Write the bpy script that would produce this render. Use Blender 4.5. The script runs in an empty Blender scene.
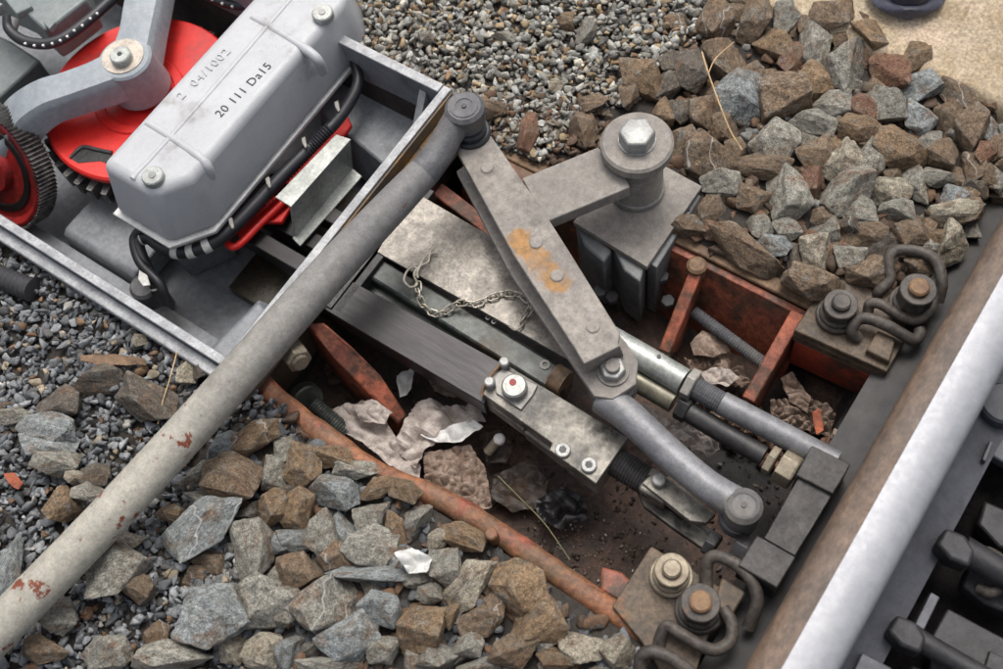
import bpy, bmesh, math, random
import numpy as np
from mathutils import Vector, Matrix, noise
PI = math.pi
SC = bpy.context.scene
COL = SC.collection
rnd = random.Random(7)

# ---------------------------------------------------------------- camera
F = 1171.7
M = np.array([[0.82520298, 0.55502743, -0.10480743],
              [0.46757537, -0.77534396, -0.42451739],
              [-0.31688061, 0.30130764, -0.8993333]])
CAM = np.array([0.42986771, -0.40874204, 1.22])
cd = bpy.data.cameras.new('camera')
cam = bpy.data.objects.new('camera', cd)
COL.objects.link(cam)
r0, r1, r2 = Vector(M[0]).normalized(), Vector(-M[1]).normalized(), Vector(-M[2]).normalized()
mw = Matrix((r0, r1, r2)).transposed().to_4x4()
mw.translation = Vector(CAM)
cam.matrix_world = mw
cd.sensor_width = 36.0
cd.lens = 36.0 * F / 1003.0
cd.clip_start = 0.02
cd.clip_end = 200.0
cd.dof.use_dof = True
cd.dof.focus_distance = 1.36
cd.dof.aperture_fstop = 5.0
SC.camera = cam

# ---------------------------------------------------------------- sky and sun (overcast)
SUN_EL, SUN_AZ = math.radians(66), math.radians(-25)
w = bpy.data.worlds.new("World")
SC.world = w
w.use_nodes = True
nt = w.node_tree
bg = nt.nodes['Background']
sky = nt.nodes.new('ShaderNodeTexSky')
sky.sky_type = 'NISHITA'
sky.sun_disc = False
sky.sun_elevation = SUN_EL
sky.sun_rotation = SUN_AZ
sky.air_density = 0.7
sky.dust_density = 6.0
sky.ozone_density = 0.6
hs = nt.nodes.new('ShaderNodeHueSaturation')          # overcast: the blue of the clear sky washed out
hs.inputs['Saturation'].default_value = 0.45
nt.links.new(sky.outputs[0], hs.inputs['Color'])
nt.links.new(hs.outputs[0], bg.inputs[0])
bg.inputs[1].default_value = 0.15
sl = bpy.data.lights.new('sun', 'SUN')
sl.energy = 0.9
sl.angle = math.radians(22)
sl.color = (1.0, 0.97, 0.93)
so = bpy.data.objects.new('sun', sl)
COL.objects.link(so)
sdir = Vector((math.sin(SUN_AZ) * math.cos(SUN_EL), math.cos(SUN_AZ) * math.cos(SUN_EL), math.sin(SUN_EL)))
so.rotation_euler = sdir.to_track_quat('Z', 'Y').to_euler()
SC.view_settings.view_transform = 'Standard'
SC.view_settings.look = 'None'
SC.view_settings.exposure = 0.58
SC.view_settings.gamma = 1.0
SC.render.engine = 'CYCLES'

# ---------------------------------------------------------------- measuring helpers (photo point on a level z, in mm)
def W(px, py, z):
    d = M.T @ np.array([(px - 501.5) / F, (py - 334.5) / F, 1.0])
    t = (z / 1000.0 - CAM[2]) / d[2]
    return Vector(CAM + d * t)

def mmpp(px, py, z):
    return float((M @ (np.array(W(px, py, z)) - CAM))[2]) / F

def project(p):
    c = M @ (np.array(p) - CAM)
    return 501.5 + F * c[0] / c[2], 334.5 + F * c[1] / c[2]

def inside(poly, x, y):
    r = False
    n = len(poly)
    for i in range(n):
        x1, y1 = poly[i]; x2, y2 = poly[(i + 1) % n]
        if (y1 > y) != (y2 > y) and x < (x2 - x1) * (y - y1) / (y2 - y1) + x1:
            r = not r
    return r

# ---------------------------------------------------------------- materials
def lin(c):
    return tuple((v / 255 / 12.92 if v / 255 <= 0.04045 else ((v / 255 + 0.055) / 1.055) ** 2.4) for v in c)

def colr(c, k=0.8):
    return tuple(min(0.9, v * k) for v in lin(c)) + (1,)

def worn(name, c1, c2, scale=18, metal=0.0, rough=0.6, rust=None, rust_lo=0.6, rust_hi=0.7, rust_scale=14,
         bump=0.25, bump_scale=160, speck=0.15, dirt=None, dirt_lo=0.5, dirt_hi=0.75, dirt_scale=9, stretch=None, k=0.8, use_obj=False, attr=None, mot=0.34, spot=None, grad=None, edge=None, edge_amt=0.6):
    m = bpy.data.materials.new(name)
    m.use_nodes = True
    t = m.node_tree; N = t.nodes; L = t.links
    b = N['Principled BSDF']
    geo = N.new('ShaderNodeNewGeometry') if not use_obj else N.new('ShaderNodeTexCoord')
    src = geo.outputs['Position'] if not use_obj else geo.outputs['Object']
    if stretch:
        mp = N.new('ShaderNodeMapping'); mp.inputs['Scale'].default_value = stretch
        L.new(src, mp.inputs['Vector']); src = mp.outputs[0]
    def nz(s, det=5, ro=0.6):
        n = N.new('ShaderNodeTexNoise'); n.inputs['Scale'].default_value = s
        n.inputs['Detail'].default_value = det; n.inputs['Roughness'].default_value = ro
        L.new(src, n.inputs['Vector']); return n.outputs['Fac']
    def ramp(f, lo, hi):
        r = N.new('ShaderNodeMapRange'); r.inputs['From Min'].default_value = lo; r.inputs['From Max'].default_value = hi
        r.interpolation_type = 'SMOOTHSTEP'
        L.new(f, r.inputs['Value']); return r.outputs[0]
    def mix(f, a, bb, mode='MIX'):
        x = N.new('ShaderNodeMix'); x.data_type = 'RGBA'; x.blend_type = mode
        if hasattr(f, 'links') or isinstance(f, bpy.types.NodeSocket): L.new(f, x.inputs[0])
        else: x.inputs[0].default_value = f
        for s, v in ((x.inputs[6], a), (x.inputs[7], bb)):
            if isinstance(v, bpy.types.NodeSocket): L.new(v, s)
            else: s.default_value = v
        return x.outputs[2]
    base = mix(ramp(nz(scale), 0.32, 0.68), colr(c1, k), colr(c2, k))
    if attr == 'object':
        oi = N.new('ShaderNodeObjectInfo')
        base = mix(1.0, oi.outputs['Color'], base, 'MULTIPLY')
    elif attr:
        at = N.new('ShaderNodeAttribute'); at.attribute_name = attr
        base = mix(1.0, at.outputs['Color'], base, 'MULTIPLY')
    if dirt:
        base = mix(ramp(nz(dirt_scale, 8, 0.65), dirt_lo, dirt_hi), base, colr(dirt, k))
    rf = None
    tg = None
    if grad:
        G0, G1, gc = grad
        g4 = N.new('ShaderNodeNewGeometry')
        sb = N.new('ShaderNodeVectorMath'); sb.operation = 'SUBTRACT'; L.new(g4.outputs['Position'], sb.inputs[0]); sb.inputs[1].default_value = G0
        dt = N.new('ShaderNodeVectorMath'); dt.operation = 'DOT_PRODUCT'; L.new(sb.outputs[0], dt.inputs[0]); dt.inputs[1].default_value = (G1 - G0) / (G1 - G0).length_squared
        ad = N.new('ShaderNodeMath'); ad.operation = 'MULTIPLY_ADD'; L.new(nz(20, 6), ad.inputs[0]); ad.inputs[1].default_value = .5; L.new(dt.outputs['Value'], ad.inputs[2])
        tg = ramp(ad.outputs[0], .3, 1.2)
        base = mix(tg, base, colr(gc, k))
    if rust:
        fr = nz(rust_scale, 9, 0.68)
        if tg is not None:
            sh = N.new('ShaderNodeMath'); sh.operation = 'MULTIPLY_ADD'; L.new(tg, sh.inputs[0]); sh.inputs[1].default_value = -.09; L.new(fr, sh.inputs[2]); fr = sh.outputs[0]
        rf = ramp(fr, rust_lo, rust_hi)
        base = mix(rf, base, colr(rust, k))
    if speck:
        sp = ramp(nz(bump_scale * 2.2, 3, 0.7), 0.3, 0.7)
        base = mix(speck, base, mix(sp, (0.01, 0.01, 0.01, 1), (0.75, 0.73, 0.7, 1)), 'OVERLAY')
    if spot:
        A, B_, rad, sc1, sc2 = spot
        g3 = N.new('ShaderNodeNewGeometry')
        # distance to the line between two points, made ragged by noise
        ds = []
        for P_ in [A.lerp(B_, q / 4) for q in range(5)]:
            dn = N.new('ShaderNodeVectorMath'); dn.operation = 'DISTANCE'
            L.new(g3.outputs['Position'], dn.inputs[0]); dn.inputs[1].default_value = P_
            ds.append(dn.outputs['Value'])
        cur = ds[0]
        for dd in ds[1:]:
            mn = N.new('ShaderNodeMath'); mn.operation = 'MINIMUM'; L.new(cur, mn.inputs[0]); L.new(dd, mn.inputs[1]); cur = mn.outputs[0]
        ns = N.new('ShaderNodeMath'); ns.operation = 'MULTIPLY_ADD'; L.new(nz(55, 8, .7), ns.inputs[0]); ns.inputs[1].default_value = .034; L.new(cur, ns.inputs[2])
        sf = ramp(ns.outputs[0], rad + .017 + .004, rad + .017 - .003)
        inner = ramp(nz(38, 7, .7), .42, .58)
        base = mix(sf, base, mix(inner, colr(sc1, k), colr(sc2, k)))
    if mot:
        mf = ramp(nz(max(95, scale * 6), 10, 0.78), 0.34, 0.66)
        base = mix(mot, base, mix(mf, (0.2, 0.195, 0.19, 1), (0.8, 0.79, 0.77, 1)), 'OVERLAY')
    if edge:
        bv = N.new('ShaderNodeBevel'); bv.samples = 4; bv.inputs['Radius'].default_value = 0.0022
        g2 = N.new('ShaderNodeNewGeometry')
        dp = N.new('ShaderNodeVectorMath'); dp.operation = 'DOT_PRODUCT'
        L.new(bv.outputs[0], dp.inputs[0]); L.new(g2.outputs['Normal'], dp.inputs[1])
        er = N.new('ShaderNodeMapRange'); er.inputs['From Min'].default_value = 0.985; er.inputs['From Max'].default_value = 0.86
        L.new(dp.outputs['Value'], er.inputs['Value'])
        em = N.new('ShaderNodeMath'); em.operation = 'MULTIPLY'; L.new(er.outputs[0], em.inputs[0])
        er2 = ramp(nz(70, 6, 0.7), 0.4, 0.6)
        e3 = N.new('ShaderNodeMath'); e3.operation = 'MULTIPLY'; L.new(er2, e3.inputs[0]); e3.inputs[1].default_value = edge_amt
        L.new(e3.outputs[0], em.inputs[1])
        base = mix(em.outputs[0], base, colr(edge, k))
    L.new(base, b.inputs['Base Color'])
    if metal and rf is not None:
        mm = N.new('ShaderNodeMapRange'); mm.inputs['To Min'].default_value = metal; mm.inputs['To Max'].default_value = 0.05
        L.new(rf, mm.inputs['Value']); L.new(mm.outputs[0], b.inputs['Metallic'])
    else:
        b.inputs['Metallic'].default_value = metal
    rr = N.new('ShaderNodeMapRange'); rr.inputs['To Min'].default_value = max(0.05, rough - 0.13); rr.inputs['To Max'].default_value = min(1, rough + 0.15)
    L.new(nz(scale * 2.3, 6), rr.inputs['Value']); L.new(rr.outputs[0], b.inputs['Roughness'])
    if bump:
        bp = N.new('ShaderNodeBump'); bp.inputs['Strength'].default_value = min(1, bump); bp.inputs['Distance'].default_value = 0.0015
        L.new(nz(bump_scale, 8, 0.65), bp.inputs['Height']); L.new(bp.outputs[0], b.inputs['Normal'])
    return m

MT = {}
MT['paint'] = worn('grey_paint', (190, 192, 194), (180, 182, 185), scale=12, mot=.07, rough=0.42, bump=0.28, bump_scale=420, speck=0.05, dirt=(132, 128, 122), dirt_lo=0.56, dirt_hi=0.8, dirt_scale=16)
MT['paint_in'] = worn('grey_box_paint', (140, 144, 149), (122, 127, 133), mot=.35, edge=(150, 153, 156), edge_amt=.5, scale=9, rough=0.5, bump=0.12, speck=0.08, dirt=(70, 66, 58), dirt_lo=0.5, dirt_hi=0.8)
MT['rim'] = worn('worn_grey_rim', (188, 190, 192), (146, 148, 151), edge=(225, 225, 224), edge_amt=1.0, scale=40, rough=0.5, bump=0.4, speck=0.2, rust=(196, 150, 138), rust_lo=0.63, rust_hi=0.68, rust_scale=22)
MT['green'] = worn('grey_green_paint', mot=.25, edge=(160, 166, 164), c1=(132, 140, 138), c2=(118, 126, 126), rough=0.45, bump=0.15, speck=0.05)
MT['armp'] = worn('blue_grey_paint', (156, 163, 168), (140, 148, 154), mot=.22, rough=0.45, bump=0.15, bump_scale=120, speck=0.05, dirt=(100, 104, 108), dirt_lo=0.6, dirt_hi=0.9)
MT['red'] = worn('red_paint', mot=.2, c1=(232, 48, 40), c2=(208, 36, 32), scale=10, rough=0.38, bump=0.15, speck=0.06, dirt=(150, 62, 56), dirt_lo=0.5, dirt_hi=0.78, dirt_scale=12)
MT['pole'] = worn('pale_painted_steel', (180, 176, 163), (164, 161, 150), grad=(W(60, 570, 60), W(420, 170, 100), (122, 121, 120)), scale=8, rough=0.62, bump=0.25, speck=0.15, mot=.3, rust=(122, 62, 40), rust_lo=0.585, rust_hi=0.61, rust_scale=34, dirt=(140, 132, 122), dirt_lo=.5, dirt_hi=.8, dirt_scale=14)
MT['neck'] = worn('weathered_dark_steel', (104, 105, 108), (86, 87, 91), scale=16, rough=0.6, metal=0.1, bump=0.25, speck=0.2, dirt=(124, 118, 108))
MT['lever'] = worn('dusty_grey_steel', (152, 146, 138), (130, 125, 119), edge=(182, 177, 168), edge_amt=.8, scale=14, rough=0.72, bump=0.25, speck=0.14, rust=(150, 100, 56), rust_lo=0.66, rust_hi=0.78, rust_scale=6)
MT['galv'] = worn('galvanised_steel', (184, 188, 184), (154, 158, 154), scale=30, metal=0.4, rough=0.42, bump=0.2, speck=0.15, dirt=(110, 104, 96), dirt_lo=0.5, dirt_hi=0.8)
MT['slab'] = worn('dusty_cover_plate', mot=.7, edge=(214, 210, 200), c1=(156, 151, 142), c2=(116, 111, 104), scale=20, metal=0.35, rough=0.4, bump=0.3, speck=0.2, rust=(84, 66, 46), rust_lo=0.6, rust_hi=0.72, rust_scale=11)
MT['block'] = worn('oily_block_steel', edge=(214, 212, 206), c1=(150, 146, 136), c2=(112, 108, 100), scale=22, metal=0.3, rough=0.42, bump=0.2, speck=0.2, mot=.6, dirt=(52, 49, 45), dirt_lo=0.46, dirt_hi=0.66, dirt_scale=16)
MT['bar'] = worn('oiled_dark_bar', edge=(128, 124, 122), c1=(50, 47, 49), c2=(34, 32, 33), scale=20, metal=0.3, rough=0.42, bump=0.15, speck=0.25, dirt=(44, 40, 42), stretch=(.35, 3, 1))
MT['guide'] = worn('greenish_oiled_steel', (76, 82, 78), (46, 50, 48), mot=.8, scale=16, metal=0.25, rough=0.4, bump=0.15, speck=0.12, dirt=(66, 52, 32), dirt_lo=0.5, dirt_hi=0.7)
MT['dark'] = worn('greasy_dark_steel', (62, 61, 62), (40, 39, 40), edge=(96, 94, 92), scale=24, metal=0.1, rough=0.5, bump=0.35, speck=0.2, dirt=(84, 80, 76), dirt_lo=0.58, dirt_hi=0.8)
MT['blockdark'] = worn('dark_bracket_steel', (72, 69, 68), (48, 46, 46), edge=(140, 137, 132), mot=.7, scale=26, metal=0.05, rough=0.6, bump=0.3, speck=0.2, dirt=(150, 148, 144), dirt_lo=0.6, dirt_hi=0.74, dirt_scale=20)
MT['black'] = worn('black_grease', (24, 22, 24), (14, 13, 14), rough=0.4, bump=0.5, speck=0.1)  # grease black, also put in for the shade inside slots, holes and recesses
MT['rubber'] = worn('black_cable', (44, 45, 50), (34, 35, 40), rough=0.45, bump=0.1, speck=0.05)
MT['tape'] = worn('white_tape', (225, 225, 222), (205, 205, 200), rough=0.5, bump=0.05, speck=0.02)
MT['orange'] = worn('rusty_orange_frame', (150, 98, 66), (118, 80, 56), mot=.8, scale=14, rough=0.62, bump=0.4, speck=0.15, rust=(104, 80, 58), rust_lo=0.46, rust_hi=0.62, rust_scale=12, dirt=(144, 78, 58), dirt_lo=0.54, dirt_hi=0.66, dirt_scale=14)
MT['redrust'] = worn('red_primer_steel', (172, 96, 70), (130, 76, 58), edge=(190, 130, 104), mot=.8, scale=14, rough=0.6, bump=0.4, speck=0.15, rust=(88, 66, 52), rust_lo=0.45, rust_hi=0.62, rust_scale=20)
MT['olive'] = worn('olive_brown_steel', (140, 114, 86), (112, 88, 66), edge=(180, 150, 118), mot=.7, scale=22, rough=0.68, bump=0.3, speck=0.15, dirt=(80, 68, 56))
MT['clampplate'] = worn('brown_plate', (102, 85, 66), (74, 64, 52), edge=(140, 116, 88), mot=.8, scale=24, rough=0.62, bump=0.3, speck=0.15, rust=(134, 84, 46), rust_lo=0.6, rust_hi=0.72, rust_scale=20)
MT['clip'] = worn('dark_spring_steel', mot=.9, c1=(84, 77, 70), c2=(62, 57, 53), scale=24, rough=0.6, bump=0.2, speck=0.1, rust=(118, 82, 56), rust_lo=0.64, rust_hi=0.76, rust_scale=26)
MT['boltpale'] = worn('pale_bolt_steel', (170, 160, 140), (140, 130, 112), scale=40, metal=0.3, rough=0.5, bump=0.2, speck=0.15, dirt=(104, 88, 66))
MT['boltzinc'] = worn('zinc_bolt', (166, 167, 164), (140, 141, 138), scale=40, metal=0.15, rough=0.4, bump=0.15, speck=0.1)
MT['rustcap'] = worn('rusty_bolt_end', (142, 112, 82), (112, 86, 64), scale=50, rough=0.7, bump=0.3)
MT['railbrown'] = worn('brown_rail_side', (114, 94, 78), (88, 76, 67), mot=.6, scale=14, rough=0.6, metal=0.05, bump=0.35, speck=0.2, dirt=(98, 86, 78), rust=(176, 138, 96), rust_lo=0.68, rust_hi=0.74, rust_scale=24, stretch=(1, .5, 1))
MT['railwhite'] = worn('polished_rail_head', (150, 152, 156), (140, 142, 147), scale=90, rough=0.4, metal=0.15, bump=0.06, bump_scale=400, speck=0.08, k=0.9, mot=.07)
MT['railfoot'] = worn('dark_rail_foot', (54, 52, 50), (42, 41, 41), scale=14, rough=0.6, bump=0.25, speck=0.1, dirt=(64, 60, 57))
MT['slide'] = worn('dark_grey_rail_foot', (80, 82, 90), (64, 66, 73), scale=14, rough=0.5, bump=0.25, speck=0.1, dirt=(50, 50, 54))
MT['concrete'] = worn('tan_concrete', (206, 190, 164), (188, 168, 138), mot=.35, scale=30, rough=0.85, bump=0.5, bump_scale=120, speck=0.35, dirt=(226, 206, 182), dirt_lo=0.5, dirt_hi=0.7, rust=(150, 92, 60), rust_lo=0.7, rust_hi=0.8, rust_scale=6)
MT['soil'] = worn('dark_gravel_soil', (62, 56, 50), (42, 38, 34), scale=40, rough=0.9, bump=1.0, bump_scale=120, speck=0.3)
MT['pit'] = worn('oily_brown_soil', (86, 64, 51), (50, 42, 38), mot=.9, scale=9, rough=0.75, bump=1.0, bump_scale=150, speck=0.4, dirt=(30, 28, 28), dirt_lo=0.48, dirt_hi=0.6, dirt_scale=6)
MT['stone'] = worn('ballast_stone', (255, 255, 255), (205, 205, 205), scale=26, rough=0.85, bump=0.9, bump_scale=90, speck=0.45, rust=(146, 98, 58), rust_lo=0.6, rust_hi=0.75, rust_scale=18, k=1.0, use_obj=True, attr='object', dirt=(92, 86, 78), dirt_lo=0.56, dirt_hi=0.8, dirt_scale=30)
MT['pebble'] = worn('gravel_stone', (255, 255, 255), (200, 200, 200), scale=90, rough=0.85, bump=0.5, bump_scale=200, speck=0.3, k=1.0, attr='tint')
MT['paper'] = worn('crumpled_paper', (196, 186, 178), (168, 158, 150), scale=30, rough=0.8, bump=0.2, speck=0.08, dirt=(150, 134, 118), dirt_lo=0.5, dirt_hi=0.8)
MT['leaf'] = worn('dead_leaf', (158, 140, 126), (118, 98, 84), scale=60, rough=0.8, bump=0.5, speck=0.25, dirt=(94, 70, 56))
MT['redgrime'] = worn('grimy_red_paint', (168, 34, 32), (128, 26, 26), scale=14, rough=0.45, mot=.6, dirt=(70, 32, 32), dirt_lo=.48, dirt_hi=.7, dirt_scale=14)  # darker red: the wheel's shadow is put into the colour, along with grime
MT['leafdark'] = worn('wet_dark_leaf', (78, 62, 50), (50, 42, 36), scale=50, rough=0.55, bump=0.6, speck=0.2)
MT['leaforange'] = worn('orange_leaf', (172, 92, 58), (130, 66, 42), scale=60, rough=0.7)
MT['straw'] = worn('dry_straw', (206, 178, 134), (176, 148, 108), rough=0.7, bump=0.1)
MT['ink'] = worn('black_ink', (44, 44, 48), (38, 38, 42), rough=0.6, bump=0, speck=0)
MT['shoe'] = worn('blue_black_leather', (56, 60, 78), (44, 47, 62), rough=0.4, bump=0.2, speck=0.05)
MT['sole'] = worn('grey_rubber_sole', (92, 94, 110), (76, 78, 92), rough=0.6, bump=0.2)
MT['redcap'] = worn('red_mark', (170, 60, 56), (150, 50, 48), rough=0.6, bump=0.1)

def stone_material():
    m = bpy.data.materials.new('ballast_rock'); m.use_nodes = True
    t = m.node_tree; N = t.nodes; L = t.links; b = N['Principled BSDF']
    tc = N.new('ShaderNodeTexCoord'); oi = N.new('ShaderNodeObjectInfo')
    off = N.new('ShaderNodeVectorMath'); off.operation = 'MULTIPLY_ADD'
    L.new(tc.outputs['Object'], off.inputs[0]); off.inputs[1].default_value = (1, 1, 1)
    sc = N.new('ShaderNodeMath'); sc.operation = 'MULTIPLY'; sc.inputs[1].default_value = 57.0
    L.new(oi.outputs['Random'], sc.inputs[0]); L.new(sc.outputs[0], off.inputs[2])
    src = off.outputs[0]
    def nz(s, d=6, r=.65, dist=0):
        n = N.new('ShaderNodeTexNoise'); n.inputs['Scale'].default_value = s; n.inputs['Detail'].default_value = d
        n.inputs['Roughness'].default_value = r; n.inputs['Distortion'].default_value = dist
        L.new(src, n.inputs['Vector']); return n.outputs['Fac']
    def ramp(f, lo, hi):
        r = N.new('ShaderNodeMapRange'); r.inputs['From Min'].default_value = lo; r.inputs['From Max'].default_value = hi
        L.new(f, r.inputs['Value']); return r.outputs[0]
    def mix(f, x, y, mode='MIX'):
        q = N.new('ShaderNodeMix'); q.data_type = 'RGBA'; q.blend_type = mode
        if isinstance(f, bpy.types.NodeSocket): L.new(f, q.inputs[0])
        else: q.inputs[0].default_value = f
        for s, v in ((q.inputs[6], x), (q.inputs[7], y)):
            if isinstance(v, bpy.types.NodeSocket): L.new(v, s)
            else: s.default_value = v
        return q.outputs[2]
    base = oi.outputs['Color']
    f1 = ramp(nz(1.1, 7, .7, .6), .50, .66)
    base = mix(f1, base, mix(ramp(nz(.8, 3), .45, .55), (.14, .083, .048, 1), (.14, .11, .074, 1)))
    f2 = ramp(nz(1.6, 8, .72, .4), .55, .70)
    base = mix(f2, base, (.15, .155, .145, 1))
    base = mix(.85, base, mix(ramp(nz(4.5, 10, .8), .34, .66), (.06, .055, .05, 1), (.9, .89, .87, 1)), 'OVERLAY')
    base = mix(.85, base, mix(ramp(nz(19, 4, .7), .36, .64), (.16, .16, .16, 1), (.84, .84, .84, 1)), 'OVERLAY')
    # pale veins here and there
    v = N.new('ShaderNodeTexWave'); v.inputs['Scale'].default_value = .35; v.inputs['Distortion'].default_value = 9; v.inputs['Detail'].default_value = 3; v.inputs['Detail Scale'].default_value = 1.5
    L.new(src, v.inputs['Vector'])
    vf = N.new("ShaderNodeMath"); vf.operation = "MULTIPLY"; L.new(ramp(v.outputs["Fac"], .985, 1.0), vf.inputs[0])
    vr = ramp(oi.outputs['Random'], .88, .90)
    vm = N.new('ShaderNodeMath'); vm.operation = 'MULTIPLY'; L.new(vr, vm.inputs[0]); vm.inputs[1].default_value = .6
    L.new(vm.outputs[0], vf.inputs[1])
    base = mix(vf.outputs[0], base, (.5, .49, .46, 1))
    g = N.new('ShaderNodeNewGeometry')
    pf = N.new('ShaderNodeMath'); pf.operation = 'MULTIPLY'; L.new(ramp(g.outputs['Pointiness'], .515, .60), pf.inputs[0]); pf.inputs[1].default_value = .42
    base = mix(pf.outputs[0], base, (.34, .325, .285, 1))
    L.new(base, b.inputs['Base Color'])
    b.inputs['Roughness'].default_value = .82
    bp = N.new('ShaderNodeBump'); bp.inputs['Strength'].default_value = .9; bp.inputs['Distance'].default_value = .0032
    hh = N.new('ShaderNodeMath'); hh.operation = 'ADD'; L.new(nz(5, 10, .75), hh.inputs[0])
    h2 = N.new('ShaderNodeMath'); h2.operation = 'MULTIPLY'; L.new(nz(22, 5, .7), h2.inputs[0]); h2.inputs[1].default_value = .4
    L.new(h2.outputs[0], hh.inputs[1]); L.new(hh.outputs[0], bp.inputs['Height']); L.new(bp.outputs[0], b.inputs['Normal'])
    return m
MT['stone'] = stone_material()

# ---------------------------------------------------------------- object helpers
def thing(name, label, cat, base, group=None):
    o = bpy.data.objects.new(name, None)
    COL.objects.link(o)
    o.empty_display_size = 0.02
    o.location = base
    o['label'] = label; o['category'] = cat
    if group: o['group'] = group
    return o

def org(parent):
    v = Vector((0, 0, 0))
    while parent is not None:
        v = v + parent.location; parent = parent.parent
    return v

def finish(name, bm, mat, parent=None, bev=0.0, seg=2, smooth=False, base=None, ang=35):
    bmesh.ops.recalc_face_normals(bm, faces=bm.faces)
    me = bpy.data.meshes.new(name)
    if parent is None and base is None:
        cs = [v.co for v in bm.verts]
        base = Vector((sum(c.x for c in cs) / len(cs), sum(c.y for c in cs) / len(cs), min(c.z for c in cs)))
    o_ = org(parent) if parent is not None else Vector(base)
    if parent is not None:
        # a part's own origin sits at its centre
        cs = [v.co for v in bm.verts]
        cen = sum(cs, Vector()) / len(cs)
    else:
        cen = o_
    bmesh.ops.translate(bm, verts=bm.verts, vec=-cen)
    bm.to_mesh(me); bm.free()
    o = bpy.data.objects.new(name, me)
    COL.objects.link(o)
    me.materials.append(mat if not isinstance(mat, str) else MT[mat])
    if parent is not None:
        o.parent = parent
        o.location = cen - o_
    else:
        o.location = cen
    if smooth:
        for p in me.polygons: p.use_smooth = True
        me.set_sharp_from_angle(angle=math.radians(ang))
    if bev > 0:
        md = o.modifiers.new('bevel', 'BEVEL')
        md.width = bev / 1000.0; md.segments = seg; md.limit_method = 'ANGLE'; md.angle_limit = math.radians(35)
        for p in me.polygons: p.use_smooth = True
        me.set_sharp_from_angle(angle=math.radians(50))
    return o

def tag(o, label, cat=None, group=None, kind=None):
    if label: o['label'] = label
    if cat: o['category'] = cat
    if group: o['group'] = group
    if kind: o['kind'] = kind
    return o

def loft(bm, rings, close=True, cap=True):
    vs = [[bm.verts.new(p) for p in r] for r in rings]
    n = len(vs[0])
    for a, b in zip(vs[:-1], vs[1:]):
        for i in range(n if close else n - 1):
            j = (i + 1) % n
            bm.faces.new((a[i], a[j], b[j], b[i]))
    if cap and close:
        bm.faces.new(vs[0][::-1]); bm.faces.new(vs[-1])
    return bm

def prism(pts, z, h, bm=None, taper=0.0, zref=None):
    """pts photo points on level z (mm), h mm deep"""
    bm = bm or bmesh.new()
    top = [W(x, y, z if zref is None else zref) for x, y in pts]
    for p in top: p.z = z / 1000
    c = sum(top, Vector()) / len(top)
    bot = [Vector((p.x, p.y, p.z - h / 1000)) + (p - c) * taper for p in top]
    return loft(bm, [bot, top])

def wprism(pts, z, h, bm=None):
    """pts in world mm"""
    bm = bm or bmesh.new()
    top = [Vector((x / 1000, y / 1000, z / 1000)) for x, y in pts]
    bot = [p - Vector((0, 0, h / 1000)) for p in top]
    return loft(bm, [bot, top])

def wbox(x0, x1, y0, y1, z0, z1, bm=None):
    return wprism([(x0, y0), (x1, y0), (x1, y1), (x0, y1)], z1, z1 - z0, bm)

def bar(p0, p1, wid, hei, bm=None, end=0.0, wid1=None, hei1=None):
    """p0, p1 Vectors on the top centre line; wid, hei in mm"""
    bm = bm or bmesh.new()
    d = (p1 - p0).normalized()
    s = d.cross(Vector((0, 0, 1))).normalized()
    u = s.cross(d).normalized()
    rings = []
    for p, ww, hh in ((p0, wid, hei), (p1, wid1 or wid, hei1 or hei)):
        a = s * ww / 2000; b = u * hh / 1000
        rings.append([p - a, p + a, p + a - b, p - a - b])
    return loft(bm, rings)

def tube(pts, radii, bm=None, n=14, cap=True):
    bm = bm or bmesh.new()
    rings = []
    up = None
    for i, p in enumerate(pts):
        a = pts[max(0, i - 1)]; b = pts[min(len(pts) - 1, i + 1)]
        d = (b - a)
        if d.length < 1e-9: d = Vector((0, 0, 1))
        d.normalize()
        if up is None:
            up = Vector((0, 0, 1)) if abs(d.z) < 0.9 else Vector((1, 0, 0))
        s = d.cross(up)
        if s.length < 1e-4: s = d.cross(Vector((0.3, 1, 0.1)))
        s.normalize(); up = s.cross(d).normalized()
        r = radii[i] if hasattr(radii, '__len__') else radii
        rings.append([p + (s * math.cos(k * 2 * PI / n) + up * math.sin(k * 2 * PI / n)) * r / 1000 for k in range(n)])
    return loft(bm, rings, cap=cap)

def crom(pts, k=8):
    """Catmull-Rom through tuples/vectors"""
    P = [np.array(p, float) for p in pts]
    P = [2 * P[0] - P[1]] + P + [2 * P[-1] - P[-2]]
    out = []
    for i in range(1, len(P) - 2):
        for j in range(k):
            t = j / k
            out.append(0.5 * ((2 * P[i]) + (-P[i - 1] + P[i + 1]) * t + (2 * P[i - 1] - 5 * P[i] + 4 * P[i + 1] - P[i + 2]) * t * t
                              + (-P[i - 1] + 3 * P[i] - 3 * P[i + 1] + P[i + 2]) * t ** 3))
    out.append(P[-2])
    return out

def ptube(pts, bm=None, k=6, n=12):
    """pts: (px, py, z mm, r mm), smooth"""
    w4 = [tuple(W(p[0], p[1], p[2])) + (p[3],) for p in pts]
    c = crom(w4, k)
    return tube([Vector(q[:3]) for q in c], [q[3] for q in c], bm, n)

def cyl(c, r, h, bm=None, n=24, r2=None, ch=0.0, ax=None):
    """top centre c, goes down h mm (or along ax)"""
    bm = bm or bmesh.new()
    ax = Vector(ax).normalized() if ax is not None else Vector((0, 0, -1))
    t = ax.orthogonal().normalized(); b = ax.cross(t)
    r2 = r if r2 is None else r2
    prof = [(0, r - ch), (ch, r), (h - 0.0, r2)] if ch else [(0, r), (h, r2)]
    rings = []
    for d, rr in prof:
        rings.append([c + ax * d / 1000 + (t * math.cos(k * 2 * PI / n) + b * math.sin(k * 2 * PI / n)) * rr / 1000 for k in range(n)])
    return loft(bm, rings)

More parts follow.
